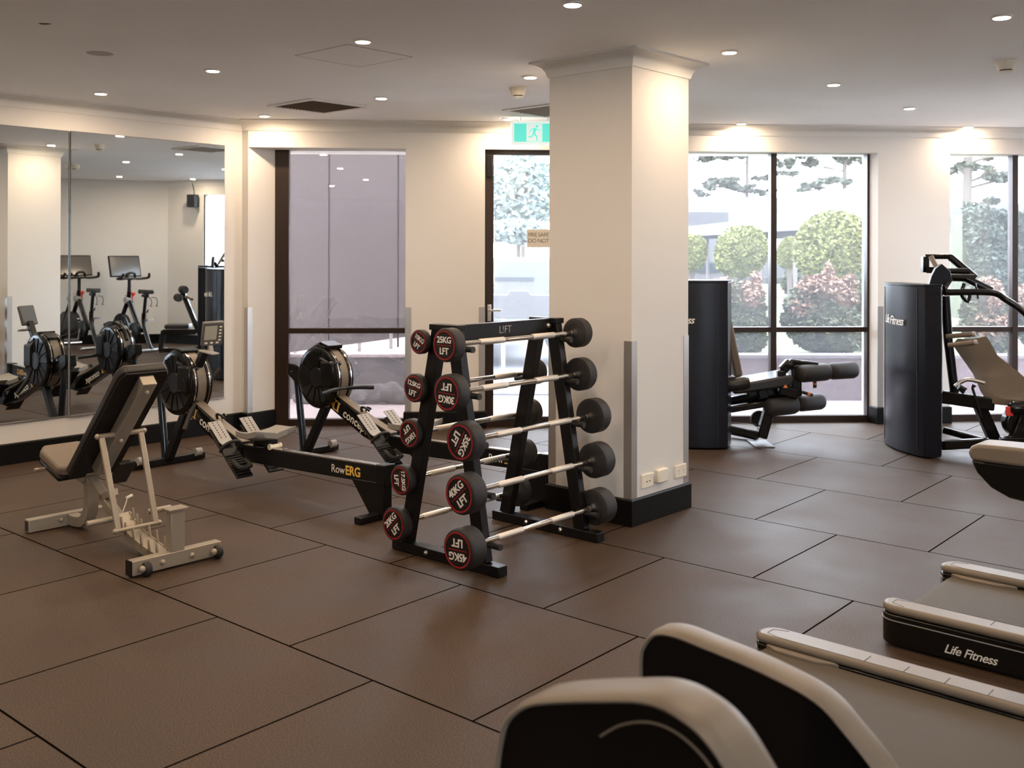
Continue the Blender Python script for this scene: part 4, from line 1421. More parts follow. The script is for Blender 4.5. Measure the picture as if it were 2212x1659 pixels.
# ================================================================== WEIGHT MACHINES
def tower(A, B, bulge, depth, z1, logo, name, label, side=1, group='black weight machines by the windows'):
    """weight-stack tower; A and B are the ends of the curved front, seen from above"""
    A = Vector((*A, 0)); B = Vector((*B, 0))
    d = (B - A); L = d.length; d.normalize()
    n = Vector((d.y, -d.x, 0)) * side         # outward side of the curved front
    t = thing(name, label, 'weight machine', (A + B) / 2, 0, group)
    pts = []
    for k in range(17):
        u = k / 16
        pts.append(A + d * L * u + n * bulge * (1 - (2 * u - 1) ** 2))
    mb = MB()
    prismz(mb, [p for p in pts] + [B - n * depth * .75, B - n * depth * .9 - d * .04, A - n * depth * .9 + d * .04, A - n * depth * .75], .012, z1)
    sh = mb.build('tower_shroud', 'tower', t, world=True, bevel=.006)
    mb = MB()
    prismz(mb, [p + n * .004 for p in pts] + [B - n * depth * .76, B - n * depth * .92 - d * .04, A - n * depth * .92 + d * .04, A - n * depth * .76], z1, z1 + .014)
    MBuild(mb, 'top_cap', 'tower', sh, t)
    mb = MB()
    for u in (.10, .90):
        p = A + d * L * u + n * (bulge * (1 - (2 * u - 1) ** 2) + .0015)
        mb.beam(p + Vector((0, 0, .05)), p + Vector((0, 0, z1 - .02)), .003, .003)
    MBuild(mb, 'shroud_seam', 'joint', sh, t)
    u0, zz, sz = logo
    # lettering follows the curved front, one short word at a time
    for k, (w_, du) in enumerate((('Life', .78 * sz), ('Fitness', 2.72 * sz))):
        uc = u0 + du / L
        p = A + d * L * uc + n * (bulge * (1 - (2 * uc - 1) ** 2) + .0035)
        tn = (d * L + n * bulge * (-4 * (2 * uc - 1))).normalized()
        text('maker_lettering', w_, sz, 'white', sh, p + Vector((0, 0, zz + (-.006 if k else 0))) - t.location, tn, (0, 0, 1), shear=.32, bold=.0006, sp=.86)
    return t, sh


def tubes(t, name, m, segs, r, world=True, smooth=0):
    mb = MB()
    for s in segs:
        mb.tube(s, r, 12, smooth=smooth)
    return mb.build(name, m, t, world=world)


# --- leg extension machine, right of the column
t1, _ = tower((1.055, 8.40), (1.735, 8.155), .10, .26, 1.345, (.19, 1.045, .085), 'leg_machine', 'black leg extension machine with foam rollers, its tower just right of the column')
Y1 = 8.38
def q1(a, b, y=Y1):
    return pt(1490 + a / 4.365, 580 + b / 4.365, y)
mb = MB(); mb.beam(q1(360, 1500), q1(660, 1565), .06, .05); mb.beam(q1(360, 1530, 8.75), q1(640, 1590, 8.55), .05, .04); mb.build('base_bar', 'gloss', t1, world=True, bevel=.008)
mb = MB(); a = q1(670, 1595); a.z = .006; mb.box(a, (.16, .30, .012)); mb.build('floor_plate', 'darkgrey', t1, world=True)
mb = MB(); mb.beam(q1(775, 1240), q1(675, 1590), .09, .085, up=(1, 0, 0)); mb.build('front_post', 'gloss', t1, world=True, bevel=.012)
mb = MB(); mb.beam(q1(340, 1330), q1(790, 1255), .07, .055); mb.beam(q1(340, 1265, 8.6), q1(960, 1150, 8.5), .09, .09); mb.build('main_frame', 'gloss', t1, world=True, bevel=.012)
mb = MB(); c = q1(655, 1412, 8.55); mb.lathe(c - Vector((0, .02, 0)), c + Vector((0, .02, 0)), [(0, .066), (.1, .070), (.9, .070), (1, .066)], 32); mb.build('pulley_wheel', 'rubber', t1, world=True)
mb = MB(); mb.tube([q1(360, 1440, 8.5), q1(560, 1450, 8.5), q1(630, 1470, 8.5)], .007, 6); mb.build('cable', 'steel', t1, world=True)
# seat and back
mb = MB(); mb.prism([(x, y) for x, y in ((0, -.03), (.46, .05), (.50, .035), (.50, -.01), (.46, -.045), (.10, -.10), (0, -.11))], -.20, .20, q1(370, 1030, 8.5), (1, 0, 0), (0, 0, 1), (0, 1, 0)); mb.build('seat_pad', 'pad', t1, world=True, bevel=.02, segs=3)
mb = MB(); mb.prism([(-.20, .0), (-.20, .50), (-.14, .545), (.14, .545), (.20, .50), (.20, 0)], -.035, .035, q1(420, 990, 8.55), (0, 1, 0), Vector((-.20, 0, .98)).normalized(), Vector((.98, 0, .20)).normalized()); mb.build('back_pad', 'tanpad', t1, world=True, bevel=.02, segs=3)
mb = MB(); c = q1(455, 1095, 8.28); mb.lathe(c + Vector((-.10, .0, 0)), c + Vector((.09, 0, .02)), [(0, .045), (.2, .058), (.8, .058), (1, .045)], 20); mb.build('thigh_pad', 'pad', t1, world=True)
mb = MB(); mb.beam(q1(560, 1090), q1(600, 1200), .05, .08, up=(1, 0, 0)); mb.beam(q1(670, 1090), q1(700, 1220), .06, .08, up=(1, 0, 0)); mb.beam(q1(540, 1190, 8.5), q1(900, 1140, 8.5), .06, .06); mb.build('seat_mount', 'black', t1, world=True, bevel=.008)
# lever arm
mb = MB()
mb.beam(q1(870, 960), q1(950, 870), .07, .075); mb.beam(q1(940, 870), q1(1210, 905), .06, .045)
mb.beam(q1(1000, 900), q1(1005, 1200), .07, .085, up=(1, 0, 0)); mb.beam(q1(860, 950), q1(880, 1130), .07, .07, up=(1, 0, 0))
mb.beam(q1(840, 1130), q1(1020, 1180), .08, .09)
mb.build('lever_arm', 'gloss', t1, world=True, bevel=.014)
mb = MB(); c = q1(935, 900); mb.lathe(c + Vector((0, .05, 0)), c - Vector((0, .055, 0)), [(0, .035), (.9, .035), (1, .02)], 20); mb.ball(c - Vector((0, .055, 0)), .012); mb.build('pivot_cap', 'gloss', t1, world=True)
mb = MB(); c = q1(905, 1105, 8.30); mb.prism([(-.018, -.014), (.018, -.014), (0, .022)], 0, .003, c, (1, 0, 0), (0, 0, 1), (0, 1, 0)); mb.build('warning_label', 'orange', t1, world=True, smooth=0)
def roller(a, b, r, cap=True):
    mb = MB(); a = Vector(a); b = Vector(b)
    mb.lathe(a, b, [(0, r * .70), (.04, r * .90), (.12, r), (.88, r), (.96, r * .90), (1, r * .70)], 28)
    return mb.build('foam_roller', 'rubber', t1, world=True, smooth=60)
roller(q1(1030, 990, 8.30), q1(1310, 968, 8.42), .072)
roller(q1(1320, 965, 8.42), q1(1560, 950, 8.54), .070)
roller(q1(735, 1310, 8.30), q1(1005, 1280, 8.42), .074)
roller(q1(1020, 1268, 8.42), q1(1250, 1245, 8.54), .070)
mb = MB(); mb.cyl(q1(1290, 968, 8.42), q1(1370, 962, 8.45), .026, seg=16); mb.cyl(q1(990, 1282, 8.42), q1(1060, 1262, 8.45), .026, seg=16); mb.build('roller_collar', 'plate', t1, world=True)
mb = MB(); mb.cyl(q1(1180, 1050), q1(1182, 1120), .015, seg=12); mb.cyl(q1(1060, 1160), q1(1160, 1190), .014, seg=12); mb.build('adjusting_pin', 'rubber', t1, world=True)
mb = MB(); mb.cyl(q1(1181, 1072), q1(1181, 1090), .017, seg=12); mb.build('pin_band', 'orange', t1, world=True)
mb = MB(); mb.cyl(q1(1110, 1175), q1(1135, 1183), .017, seg=12); mb.build('pin_band', 'orange', t1, world=True)

# --- chest press machine at the right edge
t2, _ = tower((3.105, 8.48), (3.165, 7.80), .062, .185, 1.325, (.13, 1.045, .098), 'press_machine', 'black chest press machine with tan seat and overhead linkage, at the right edge')
def q2(a, b, y=8.05):
    return pt(1890 + a / 3.317, 520 + b / 3.317, y)
tubes(t2, 'press_arm', 'gloss', [[q2(500, 365, 7.9), q2(830, 365, 7.9), q2(930, 410, 7.9), q2(1068, 505, 7.85), q2(1180, 620, 7.8)]], .026, smooth=4)
mb = MB()
for a, b, r in (((355, 110, 8.3), (545, 108, 8.3), .022), ((540, 112, 8.3), (720, 262, 8.2), .030), ((470, 212, 8.1), (668, 215, 8.1), .026), ((500, 258, 8.0), (710, 262, 8.0), .030), ((650, 262, 8.0), (835, 352, 7.95), .030), ((490, 330, 7.95), (560, 255, 8.0), .018)):
    mb.tube([q2(*a), q2(*b)], r, 12)
mb.beam(q2(360, 110, 8.3), q2(358, 222, 8.3), .05, .05, up=(1, 0, 0)); mb.beam(q2(370, 205, 8.25), q2(480, 205, 8.2), .05, .05)
mb.build('linkage', 'gloss', t2, world=True)
mb = MB(); mb.tube([q2(400, 108, 8.15), q2(480, 255, 8.05)], .02, 12); mb.build('link_rod', 'tan', t2, world=True)
mb = MB(); mb.prism([(-.10, -.14), (.03, -.15), (.10, -.04), (.09, .04), (.02, .10), (-.03, .06), (-.06, .0)], -.02, .02, q2(455, 250, 7.98), (1, 0, 0), (0, 0, 1), (0, 1, 0)); cm = mb.build('cam_plate', 'tower', t2, world=True, bevel=.006)
mb = MB(); mb.tube([q2(640, 300, 7.9), q2(620, 380, 7.9), q2(665, 430, 7.9), q2(680, 370, 7.9)], .014, 8, smooth=3); mb.tube([q2(720, 300, 7.9), q2(740, 410, 7.9)], .007, 6); mb.build('cable_pulley', 'gloss', t2, world=True)
for a, b in (((510, 682, 7.9), (700, 664, 7.8)), ((525, 745, 7.7), (715, 724, 7.6))):
    mb = MB(); mb.lathe(q2(*a), q2(*b), [(0, .018), (.9, .019), (1, .017)], 16); g = mb.build('hand_grip', 'tanpad', t2, world=True)
    e = q2(*b); dd = (e - q2(*a)).normalized()
    mb = MB(); mb.lathe(e, e + dd * .02, [(0, .021), (1, .019)], 16); MBuild(mb, 'grip_end', 'grey', g, t2)
tubes(t2, 'rear_post', 'black', [[q2(505, 390, 8.1), q2(525, 700, 8.1), q2(575, 1100, 8.1)]], .035)
mb = MB(); mb.beam(q2(480, 1110, 8.1), q2(860, 1165, 7.95), .10, .10); mb.build('cross_beam', 'gloss', t2, world=True, bevel=.01)
mb = MB(); mb.beam(q2(750, 1175, 8.0), q2(870, 1450, 8.0), .07, .09, up=(1, 0, 0)); mb.beam(q2(490, 1350, 8.1), q2(860, 1450, 7.9), .05, .05); mb.beam(q2(480, 1460, 7.9), q2(820, 1440, 7.7), .07, .07); mb.build('base_frame', 'gloss', t2, world=True, bevel=.01)
tubes(t2, 'bent_handle', 'steel', [[q2(575, 1040, 8.0), q2(620, 1005, 8.0), q2(680, 990, 8.0), q2(790, 1015, 7.95)]], .016, smooth=4)
mb = MB(); mb.tube([q2(720, 1040, 7.9), q2(700, 1050, 7.9), q2(770, 1260, 7.9)], .010, 8, smooth=2); mb.tube([q2(600, 1040, 7.95), q2(640, 1060, 7.95), q2(620, 1080, 7.95)], .022, 8); mb.build('seat_lever', 'black', t2, world=True)
# moulded seat and back: a ribbon reclining towards the lower right
vs, fs = [], []
ed = [((590, 690), (805, 672)), ((640, 760), (845, 740)), ((700, 840), (885, 812)), ((745, 905), (960, 872)), ((770, 960), (1040, 935)), ((800, 1030), (1110, 1000)), ((840, 1090), (1170, 1060)), ((900, 1120), (1210, 1110)), ((1000, 1132), (1260, 1120))]
k = len(ed)
for i, (a, b) in enumerate(ed):
    y0, y1 = 8.25 - .055 * i, 8.12 - .055 * i
    for j in range(5):
        u = j / 4
        p = q2(a[0] * (1 - u) + b[0] * u, a[1] * (1 - u) + b[1] * u, y0 * (1 - u) + y1 * u)
        vs.append(p + Vector((0, 0, -.012 * math.sin(math.pi * u))))
for p in list(vs):
    vs.append(p + Vector((-.035, .035, -.055)))
m = k * 5
for i in range(k - 1):
    for j in range(4):
        a = i * 5 + j
        fs += [(a, a + 1, a + 6, a + 5), (m + a, m + a + 5, m + a + 6, m + a + 1)]
    for j in (0, 4):
        a = i * 5 + j
        fs.append((a, a + 5, m + a + 5, m + a))
for j in range(4):
    for i in (0, k - 1):
        a = i * 5 + j
        fs.append((a, a + 1, m + a + 1, m + a))
mb = MB(); mb.add(vs, fs, 0)
pd = mb.build('seat_pad', 'tanpad', t2, world=True, bevel=.010, segs=3, smooth=60)
mb = MB()
c = q2(1060, 1190, 7.75); mb.lathe(c - Vector((.10, 0, 0)), c + Vector((.12, 0, 0)), [(0, .035), (.1, .05), (.9, .05), (1, .035)], 18)
c = q2(1030, 1290, 7.9); mb.lathe(c - Vector((0, .05, 0)), c + Vector((0, .05, 0)), [(0, .11), (.1, .12), (.9, .12), (1, .10)], 24)
mb.beam(q2(1050, 1300, 7.85), q2(1000, 1420, 7.85), .07, .08, up=(1, 0, 0)); mb.beam(q2(910, 1430, 7.8), q2(1090, 1425, 7.8), .10, .06)
mb.beam(q2(1080, 1200, 7.85), q2(1010, 1400, 7.85), .05, .06, up=(1, 0, 0))
mb.build('seat_mechanism', 'gloss', t2, world=True, bevel=.008)
mb = MB(); mb.box(q2(965, 1215, 7.75), (.05, .03, .07)); mb.build('weight_label', 'redplastic', t2, world=True, bevel=.004)

# --- third machine, outside the frame at the right, seen in the mirror
t3, _ = tower((4.247, 8.357), (4.432, 7.605), .09, .24, 1.335, (.10, 1.06, .082), 'pulley_machine', 'black weight machine with curved tower, seen only in the mirror')
mb = MB()
O3 = Vector((.03, .34, 0))
for a, b in (((4.30, 7.10, .98), (4.42, 7.02, .98)), ((4.22, 7.02, .86), (4.40, 6.96, .86))):
    mb.lathe(Vector(a) + O3, Vector(b) + O3, [(0, .05), (.12, .062), (.88, .062), (1, .05)], 20)
mb.build('foam_roller', 'rubber', t3, world=True)
mb = MB(); mb.beam(Vector((4.36, 7.30, .3)) + O3, Vector((4.38, 7.04, .95)) + O3, .06, .07); mb.beam(Vector((4.4, 7.5, .05)) + O3, Vector((4.4, 6.7, .05)) + O3, .08, .07); mb.beam(Vector((4.38, 7.25, .33)) + O3, Vector((4.40, 6.75, .33)) + O3, .07, .08); mb.beam(Vector((4.40, 6.72, .05)) + O3, Vector((4.40, 6.76, .35)) + O3, .06, .07, up=(0, 1, 0)); mb.build('frame', 'gloss', t3, world=True, bevel=.006)
mb = MB(); mb.box(Vector((4.40, 6.98, .42)) + O3, (.34, .36, .07)); mb.build('seat_pad', 'pad', t3, world=True, bevel=.02)

# ================================================================== SPIN BIKES (seen in the mirror)
def make_bike(loc, head, label):
    t = thing('spin_bike', label, 'exercise bike', loc, head, 'spin bikes against the right wall')
    # local x towards the front wheel, origin at the rear foot
    mb = MB(); mb.tube([(0, -.27, .035), (0, .27, .035)], .028, 12); mb.build('rear_foot', 'steel', t)
    mb = MB(); mb.tube([(1.05, -.27, .035), (1.05, .27, .035)], .028, 12); mb.build('front_foot', 'steel', t)
    mb = MB()
    mb.tube([(0, 0, .05), (.08, 0, .16), (.20, 0, .42), (.20, 0, .60)], .034, 12, smooth=4)
    mb.tube([(1.05, 0, .05), (.95, 0, .14), (.40, 0, .30), (.18, 0, .34)], .034, 12, smooth=4)
    mb.tube([(.30, 0, .32), (.62, 0, .80)], .038, 12)
    mb.build('frame', 'gloss', t)
    mb = MB(); mb.tube([(.93, 0, .30), (.62, 0, .80), (.60, 0, .92)], .034, 12); mb.build('front_fork', 'gloss', t)
    c = Vector((.80, 0, .34)); mb = MB(); mb.lathe(c - Vector((0, .03, 0)), c + Vector((0, .03, 0)), [(0, .21), (.1, .235), (.9, .235), (1, .21)], 40); mb.build('flywheel', 'gloss', t)
    c = Vector((.36, -.05, .32)); mb = MB(); mb.lathe(c - Vector((0, .03, 0)), c + Vector((0, .03, 0)), [(0, .12), (.1, .13), (.9, .13), (1, .12)], 30); mb.build('chain_guard', 'black', t)
    mb = MB(); mb.beam(c + Vector((0, -.05, 0)), c + Vector((.06, -.05, -.16)), .02, .03, up=(1, 0, 0)); mb.box(c + Vector((.06, -.11, -.17)), (.10, .09, .03)); mb.box(c + Vector((-.06, .20, .16)), (.10, .09, .03)); mb.beam(c + Vector((0, .14, 0)), c + Vector((-.06, .14, .16)), .02, .03, up=(1, 0, 0)); mb.build('crank', 'steel', t)
    mb = MB(); mb.tube([(.20, 0, .58), (.155, 0, .86)], .026, 12); mb.tube([(.10, 0, .87), (.24, 0, .87)], .022, 10); mb.tube([(.17, 0, .62), (.11, 0, .62), (.09, 0, .66)], .01, 8); mb.build('seat_post', 'black', t)
    mb = MB()
    vs = [(-.02, -.075), (.06, -.07), (.16, -.025), (.28, -.018), (.28, .018), (.16, .025), (.06, .07), (-.02, .075)]
    mb.prism(vs, .90, .965, (.06, 0, 0), (1, 0, 0), (0, 1, 0), (0, 0, 1)); mb.box((.15, 0, .89), (.10, .05, .06)); mb.build('saddle', 'pad', t, bevel=.012)
    mb = MB()
    for s in (-1, 1):
        mb.tube([(.05, s * .03, .85), (-.05, s * .05, .84), (-.08, s * .05, .76), (-.04, s * .05, .72), (-.10, s * .05, .72)], .005, 6, smooth=3)
    mb.build('weight_holder', 'black', t)
    mb = MB(); mb.tube([(.60, 0, .90), (.60, 0, 1.12)], .026, 12); mb.tube([(.60, 0, 1.12), (.52, 0, 1.13)], .022, 10); mb.build('handlebar_post', 'black', t)
    mb = MB(); mb.tube([(.40, -.22, 1.21), (.44, -.24, 1.15), (.56, -.23, 1.13), (.58, -.10, 1.13), (.54, -.05, 1.21), (.54, .05, 1.21), (.58, .10, 1.13), (.56, .23, 1.13), (.44, .24, 1.15), (.40, .22, 1.21)], .020, 10, smooth=4); mb.tube([(.50, -.22, 1.13), (.50, .22, 1.13)], .016, 10); mb.build('handlebar', 'pad', t)
    mb = MB(); mb.tube([(.60, 0, 1.10), (.72, 0, 1.22)], .02, 10); mb.box((.73, 0, 1.32), (.03, .54, .34), Matrix.Rotation(.22, 3, 'Y')); sc = mb.build('screen', 'black', t, bevel=.008)
    mb = MB(); mb.box((.7135, 0, 1.322), (.003, .50, .30), Matrix.Rotation(.22, 3, 'Y')); mb.build('screen_glass', 'screen', sc)
    mb = MB(); mb.cyl((.52, 0, .80), (.50, 0, .87), .012, seg=10); mb.lathe((.50, 0, .86), (.485, 0, .91), [(0, .018), (.5, .030), (1, .032)], 14); mb.build('resistance_knob', 'redplastic', t)
    mb = MB(); mb.tube([(.62, .04, 1.12), (.72, .05, .98), (.70, .05, .80), (.60, .04, .74)], .006, 6, smooth=4); mb.build('cable', 'black', t)
    mb = MB(); mb.tube([(.60, .04, .84), (.70, .06, .80), (.80, .06, .86)], .012, 8, smooth=3); mb.lathe((.62, -.06, .79), (.62, .06, .79), [(0, .05), (1, .05)], 16); mb.build('bottle_holder', 'grey', t)
    return t


make_bike(Vector((4.591, 6.892, 0)), rotz((.714, -.707)), 'black spin bike seen in the mirror, nearer the corner, screen fully visible')
make_bike(Vector((5.105, 5.975, 0)), rotz((.752, -.665)), 'black spin bike seen in the mirror, its screen cut by the mirror seam')

# wall speaker in the mirror
t = thing('wall_speaker', 'small black wall speaker beside the far window, seen only in the mirror', 'speaker', (5.89, 7.34, 2.40), rotz((-.88, -.48)))
mb = MB(); mb.box((.08, 0, 0), (.13, .15, .21)); mb.build('speaker_box', 'black', t, bevel=.008)
mb = MB(); mb.tube([(0, 0, .02), (.04, 0, .02)], .02, 10); mb.build('bracket', 'black', t)
mb = MB(); mb.tube([(.04, 0, .10), (.03, .02, .2), (.02, .06, .30)], .006, 6, smooth=3); mb.build('cable', 'black', t)


# ================================================================== OUTSIDE
def slab(name, pts, z0, z1, m):
    mb = MB(); prismz(mb, pts, z0, z1)
    return mb.build(name, m, smooth=0)


tag(slab('terrace_paving', [(-6, 9.9), (5.6, 9.9), (6.6, 2), (40, 2), (40, 11.05), (1.1, 11.05), (1.1, 60), (-40, 60), (-40, 9.9)], -.15, -.02, 'terrace'), 'pale pink paving outside the windows, up to the low planter wall', 'paving', kind='structure')
tag(slab('bounce_ground', [(-16, -3.75), (16, -3.75), (16, -22), (-16, -22)], -.15, -.02, 'bounce_ground'), 'unseen pale ground added behind the camera to bounce daylight through the added window', 'paving', kind='structure')
tag(slab('planter_wall', [(1.12, 11.05), (30, 11.05), (30, 11.25), (1.12, 11.25)], -.1, .44, 'planter'), 'low pinkish rendered planter wall below the shrubs', 'garden wall')
tag(slab('wall_capping', [(1.10, 11.02), (30, 11.02), (30, 11.28), (1.10, 11.28)], .44, .475, 'cap'), 'grey capping on top of the low planter wall', 'capping')
tag(slab('lawn', [(1.12, 11.28), (60, 11.28), (60, 27.5), (1.12, 27.5)], .2, .40, 'lawn'), 'pale green lawn beyond the planter wall', 'lawn', kind='structure')
tag(slab('driveway', [(1.12, 27.5), (70, 27.5), (70, 33), (1.12, 33)], .2, .41, 'road'), 'grey driveway across the far side of the lawn', 'road', kind='structure')
tag(slab('far_lawn', [(1.12, 33), (90, 33), (90, 70), (1.12, 70)], .2, .42, 'lawn'), 'grass beyond the driveway in front of the far building', 'lawn', kind='structure')


def plant(name, label, cat, base, crown, rad, n, size, m, trunk=None, group=None, extra=None, shell=.5, trunk_r=.05):
    t = thing(name, label, cat, base, 0, group)
    mb = MB()
    for c, r, k in crown:
        mb.leaves(Vector(c) - Vector(base), r, k, size, shell)
    mb.build('foliage', m, t, smooth=0, recalc=False)
    if extra:
        mb = MB()
        for c, r, k in extra[1]:
            mb.leaves(Vector(c) - Vector(base), r, k, size, .35)
        mb.build('new_growth', extra[0], t, smooth=0, recalc=False)
    if trunk:
        mb = MB()
        for s in trunk:
            mb.tube([Vector(p) - Vector(base) for p in s], trunk_r, 8, smooth=2)
        mb.build('trunk', 'bark', t)
    return t


YS = 12.0
def cr(px, py, y, rx, rz, k, ry=None):
    s = y / F
    return (tuple(pt(px, py, y)), (rx * s, (ry or rx) * s, rz * s), k)


def shrub(label, px0, px1, top, y, red, n=5200, red_n=700):
    cx = (px0 + px1) / 2; w = (px1 - px0) / 2
    base = pt(cx, 0, y); base.z = .40
    cs = [cr(cx, 700, y, w, 60, n // 2), cr(cx - w * .25, 660, y - .05, w * .70, 60, n // 4), cr(cx + w * .2, 730, y, w * .85, 40, n // 4)]
    rs = random.Random(int(px0))
    for q in range(16):
        an = rs.uniform(-.2, math.pi + .2)
        cs.append(cr(cx + math.cos(an) * w * 1.0, 690 - math.sin(an) * rs.uniform(45, 85), y + rs.uniform(-.1, .1), 9, 14, 60))
    cs = [(a, b, int(c * 1.8)) for a, b, c in cs]; red = [(*r[:5], int(r[5] * 1.5)) for r in red]
    return plant('garden_shrub', label, 'shrub', tuple(base), cs, None, n, .030, 'leafd', [[tuple(base), (base.x, base.y, .9)]], 'shrubs in the planter', ('leafr', [cr(*r) for r in red]), .30, .02)


shrub('bushy shrub with red new leaves behind the leg machine backrest', 1545, 1655, 600, 12.0, [(1610, 640, 11.95, 42, 36, 900), (1560, 625, 11.95, 30, 28, 400), (1632, 612, 11.95, 12, 30, 160)])
shrub('large round shrub with pink red tips in the right pane of the big window', 1695, 1860, 590, 11.9, [(1775, 620, 11.8, 55, 30, 1400), (1742, 660, 11.75, 34, 30, 500), (1790, 600, 11.8, 12, 34, 200), (1836, 612, 11.8, 16, 22, 200), (1815, 640, 11.8, 40, 26, 500)], 9000)
shrub('red tipped shrub behind the press machine seat, in the third window', 2080, 2180, 620, 11.8, [(2135, 640, 11.7, 34, 45, 900), (2140, 700, 11.7, 50, 40, 700)])
shrub('small shrub at the right side of the big window, beside the frame', 1840, 1900, 680, 12.3, [(1868, 690, 12.25, 12, 20, 60)], 1800)
shrub('shrub in the far right window pane, cut by the photo edge', 2196, 2330, 620, 12.0, [(2230, 640, 11.9, 50, 30, 500)])

# clipped round trees
for px, py, y, rx, rz, lab in ((1602, 542, 21, 56, 56, 'round clipped tree in the left pane of the big window'), (1797, 530, 19, 78, 76, 'largest round clipped tree, in the right pane of the big window'), (1492, 545, 22, 34, 40, 'round clipped tree peeking out beside the column'), (1706, 545, 25, 26, 34, 'small pale tree between the two round trees')):
    b = pt(px, 0, y); b.z = .40
    plant('clipped_tree', lab, 'tree', tuple(b), [cr(px, py, y, rx, rz, 12000), cr(px - rx * .3, py + rz * .25, y, rx * .74, rz * .74, 5000), cr(px + rx * .35, py - rz * .3, y, rx * .62, rz * .66, 4000)], None, 0, .045, 'leafy',
          [[tuple(b), (b.x, b.y, pt(px, py + rz * .5, y).z)], [(b.x, b.y, 1.0), tuple(pt(px - rx * .4, py + rz * .3, y))], [(b.x, b.y, 1.0), tuple(pt(px + rx * .4, py + rz * .3, y))]], 'round clipped trees on the lawn', None, .62, .06)

# dark bushes and hedge
def dark(label, px, py, y, rx, rz, n, m='leafh', size=.10, name='hedge_bush', cat='bush'):
    b = pt(px, 0, y); b.z = .40
    return plant(name, label, cat, tuple(b), [cr(px, py, y, rx, rz, n)], None, 0, size, m, None, 'dark bushes beyond the lawn', None, .45)


dark('dark bush behind the large round tree, by the right frame', 1815, 600, 26, 46, 38, 2600, 'leafd')
dark('low square bush at the foot of the pole', 1712, 612, 27, 22, 22, 1200, 'leafd')
dark('narrow dark shrub standing left of the pole', 1712, 560, 30, 16, 52, 1400)
t = thing('clipped_hedge', 'tall dense grey green hedge filling the third window', 'hedge', (9.6, 18.4, .40))
mb = MB()
for i in range(26000):
    x = rng.uniform(-1.4, 3.2); z = rng.uniform(0, 2.05) + .10 * math.sin(x * 3); y = rng.uniform(-.3, .1) + .16 * math.sin(x * 2.3 + z * 2.0)
    p = Vector((x, y, z))
    a = Vector((rng.uniform(-1, 1), rng.uniform(-1, 1), rng.uniform(-.6, .6))).normalized(); b = a.cross(Vector((rng.uniform(-1, 1), rng.uniform(-1, 1), rng.uniform(-1, 1)))).normalized() * .5
    s = .052 * rng.uniform(.6, 1.4)
    mb.add([p - a * s, p + b * s, p + a * s, p - b * s], [(0, 1, 2, 3)])
mb.build('foliage', 'leafh', t, smooth=0, recalc=False)
mb = MB(); mb.box((.9, .35, .95), (4.6, .5, 1.9)); mb.build('hedge_core', 'leafd', t)

# tall pines against the sky
def pine(label, px, base_py, y, lean, clumps, r=.10):
    b = pt(px, 0, y); b.z = .40
    t = thing('pine_tree', label, 'tree', tuple(b), 0, 'tall pines beyond the roofs')
    mb = MB()
    top = pt(px + lean, 150, y)
    mb.tube([(0, 0, 0), tuple(pt(px, 480, y) - Vector(b)), tuple(pt(px + lean * .5, 330, y) - Vector(b)), tuple(top - Vector(b))], [r] * 5 + [r * .8] * 5 + [r * .6] * 20, 8, smooth=4)
    for c in clumps:
        mb.tube([tuple(pt(px, c[1] + 18, y) - Vector(b)), tuple(pt(c[0], c[1], y) - Vector(b))], r * .25, 6)
    mb.build('trunk', 'bark', t)
    mb = MB()
    for c in clumps:
        cc = pt(c[0], c[1], y)
        s = y / F
        for k in range(5):
            o = Vector((rng.uniform(-1, 1) * c[2] * s * .7, rng.uniform(-1, 1), rng.uniform(-1, 1) * c[3] * s * .6))
            mb.leaves(cc + o - Vector(b), (c[2] * s * .62, c[2] * s * .5, c[3] * s * .7), int(c[4] / 2.6), .13, .0)
    mb.build('foliage', 'leafp', t, smooth=0, recalc=False)
    return t


pine('tall thin pine above the left pane of the big window', 1613, 600, 48, 2, [(1535, 338, 34, 14, 260), (1590, 335, 20, 8, 110), (1545, 400, 26, 12, 240), (1575, 392, 24, 9, 200), (1600, 408, 30, 8, 150), (1650, 382, 16, 8, 80), (1640, 412, 24, 7, 100), (1515, 415, 18, 8, 70)])
pine('tall pine at the right side of the big window', 1824, 600, 46, 1, [(1700, 350, 20, 10, 160), (1745, 335, 20, 10, 150), (1755, 352, 18, 9, 150), (1700, 373, 26, 7, 120), (1765, 400, 22, 9, 160), (1800, 388, 28, 9, 200), (1828, 391, 16, 6, 110), (1850, 345, 18, 14, 160), (1815, 340, 14, 12, 120), (1735, 408, 20, 5, 60)], .13)
pine('tall pine in the third window', 2088, 600, 44, 6, [(2070, 362, 24, 12, 240), (2110, 358, 26, 10, 220), (2135, 375, 26, 12, 260), (2155, 388, 22, 9, 160), (2130, 433, 18, 9, 150), (2105, 442, 14, 4, 60), (2140, 335, 20, 6, 80)], .26)

# white-roofed buildings
def bld(label, name='covered_walkway', cat='building'):
    return thing(name, label, cat, (0, 0, 0), 0)


t = thing('covered_walkway', 'low building with broad white roof and grey eaves behind the round trees', 'building', (8.0, 34, .42))
def quadslab(t, name, m, p0, p1, h0, h1, y0, y1, dep):
    """a band seen between two pixel columns, given real thickness dep away from the eye"""
    a0 = pt(p0, h0[0], y0); a1 = pt(p1, h1[0], y1); b0 = pt(p0, h0[1], y0); b1 = pt(p1, h1[1], y1)
    D = Vector((0, dep, 0))
    mb = MB(); mb.add([b0, b1, a1, a0, b0 + D, b1 + D, a1 + D, a0 + D], [(0, 1, 2, 3), (7, 6, 5, 4), (0, 4, 5, 1), (1, 5, 6, 2), (2, 6, 7, 3), (3, 7, 4, 0)])
    return mb.build(name, m, t, world=True, smooth=0)


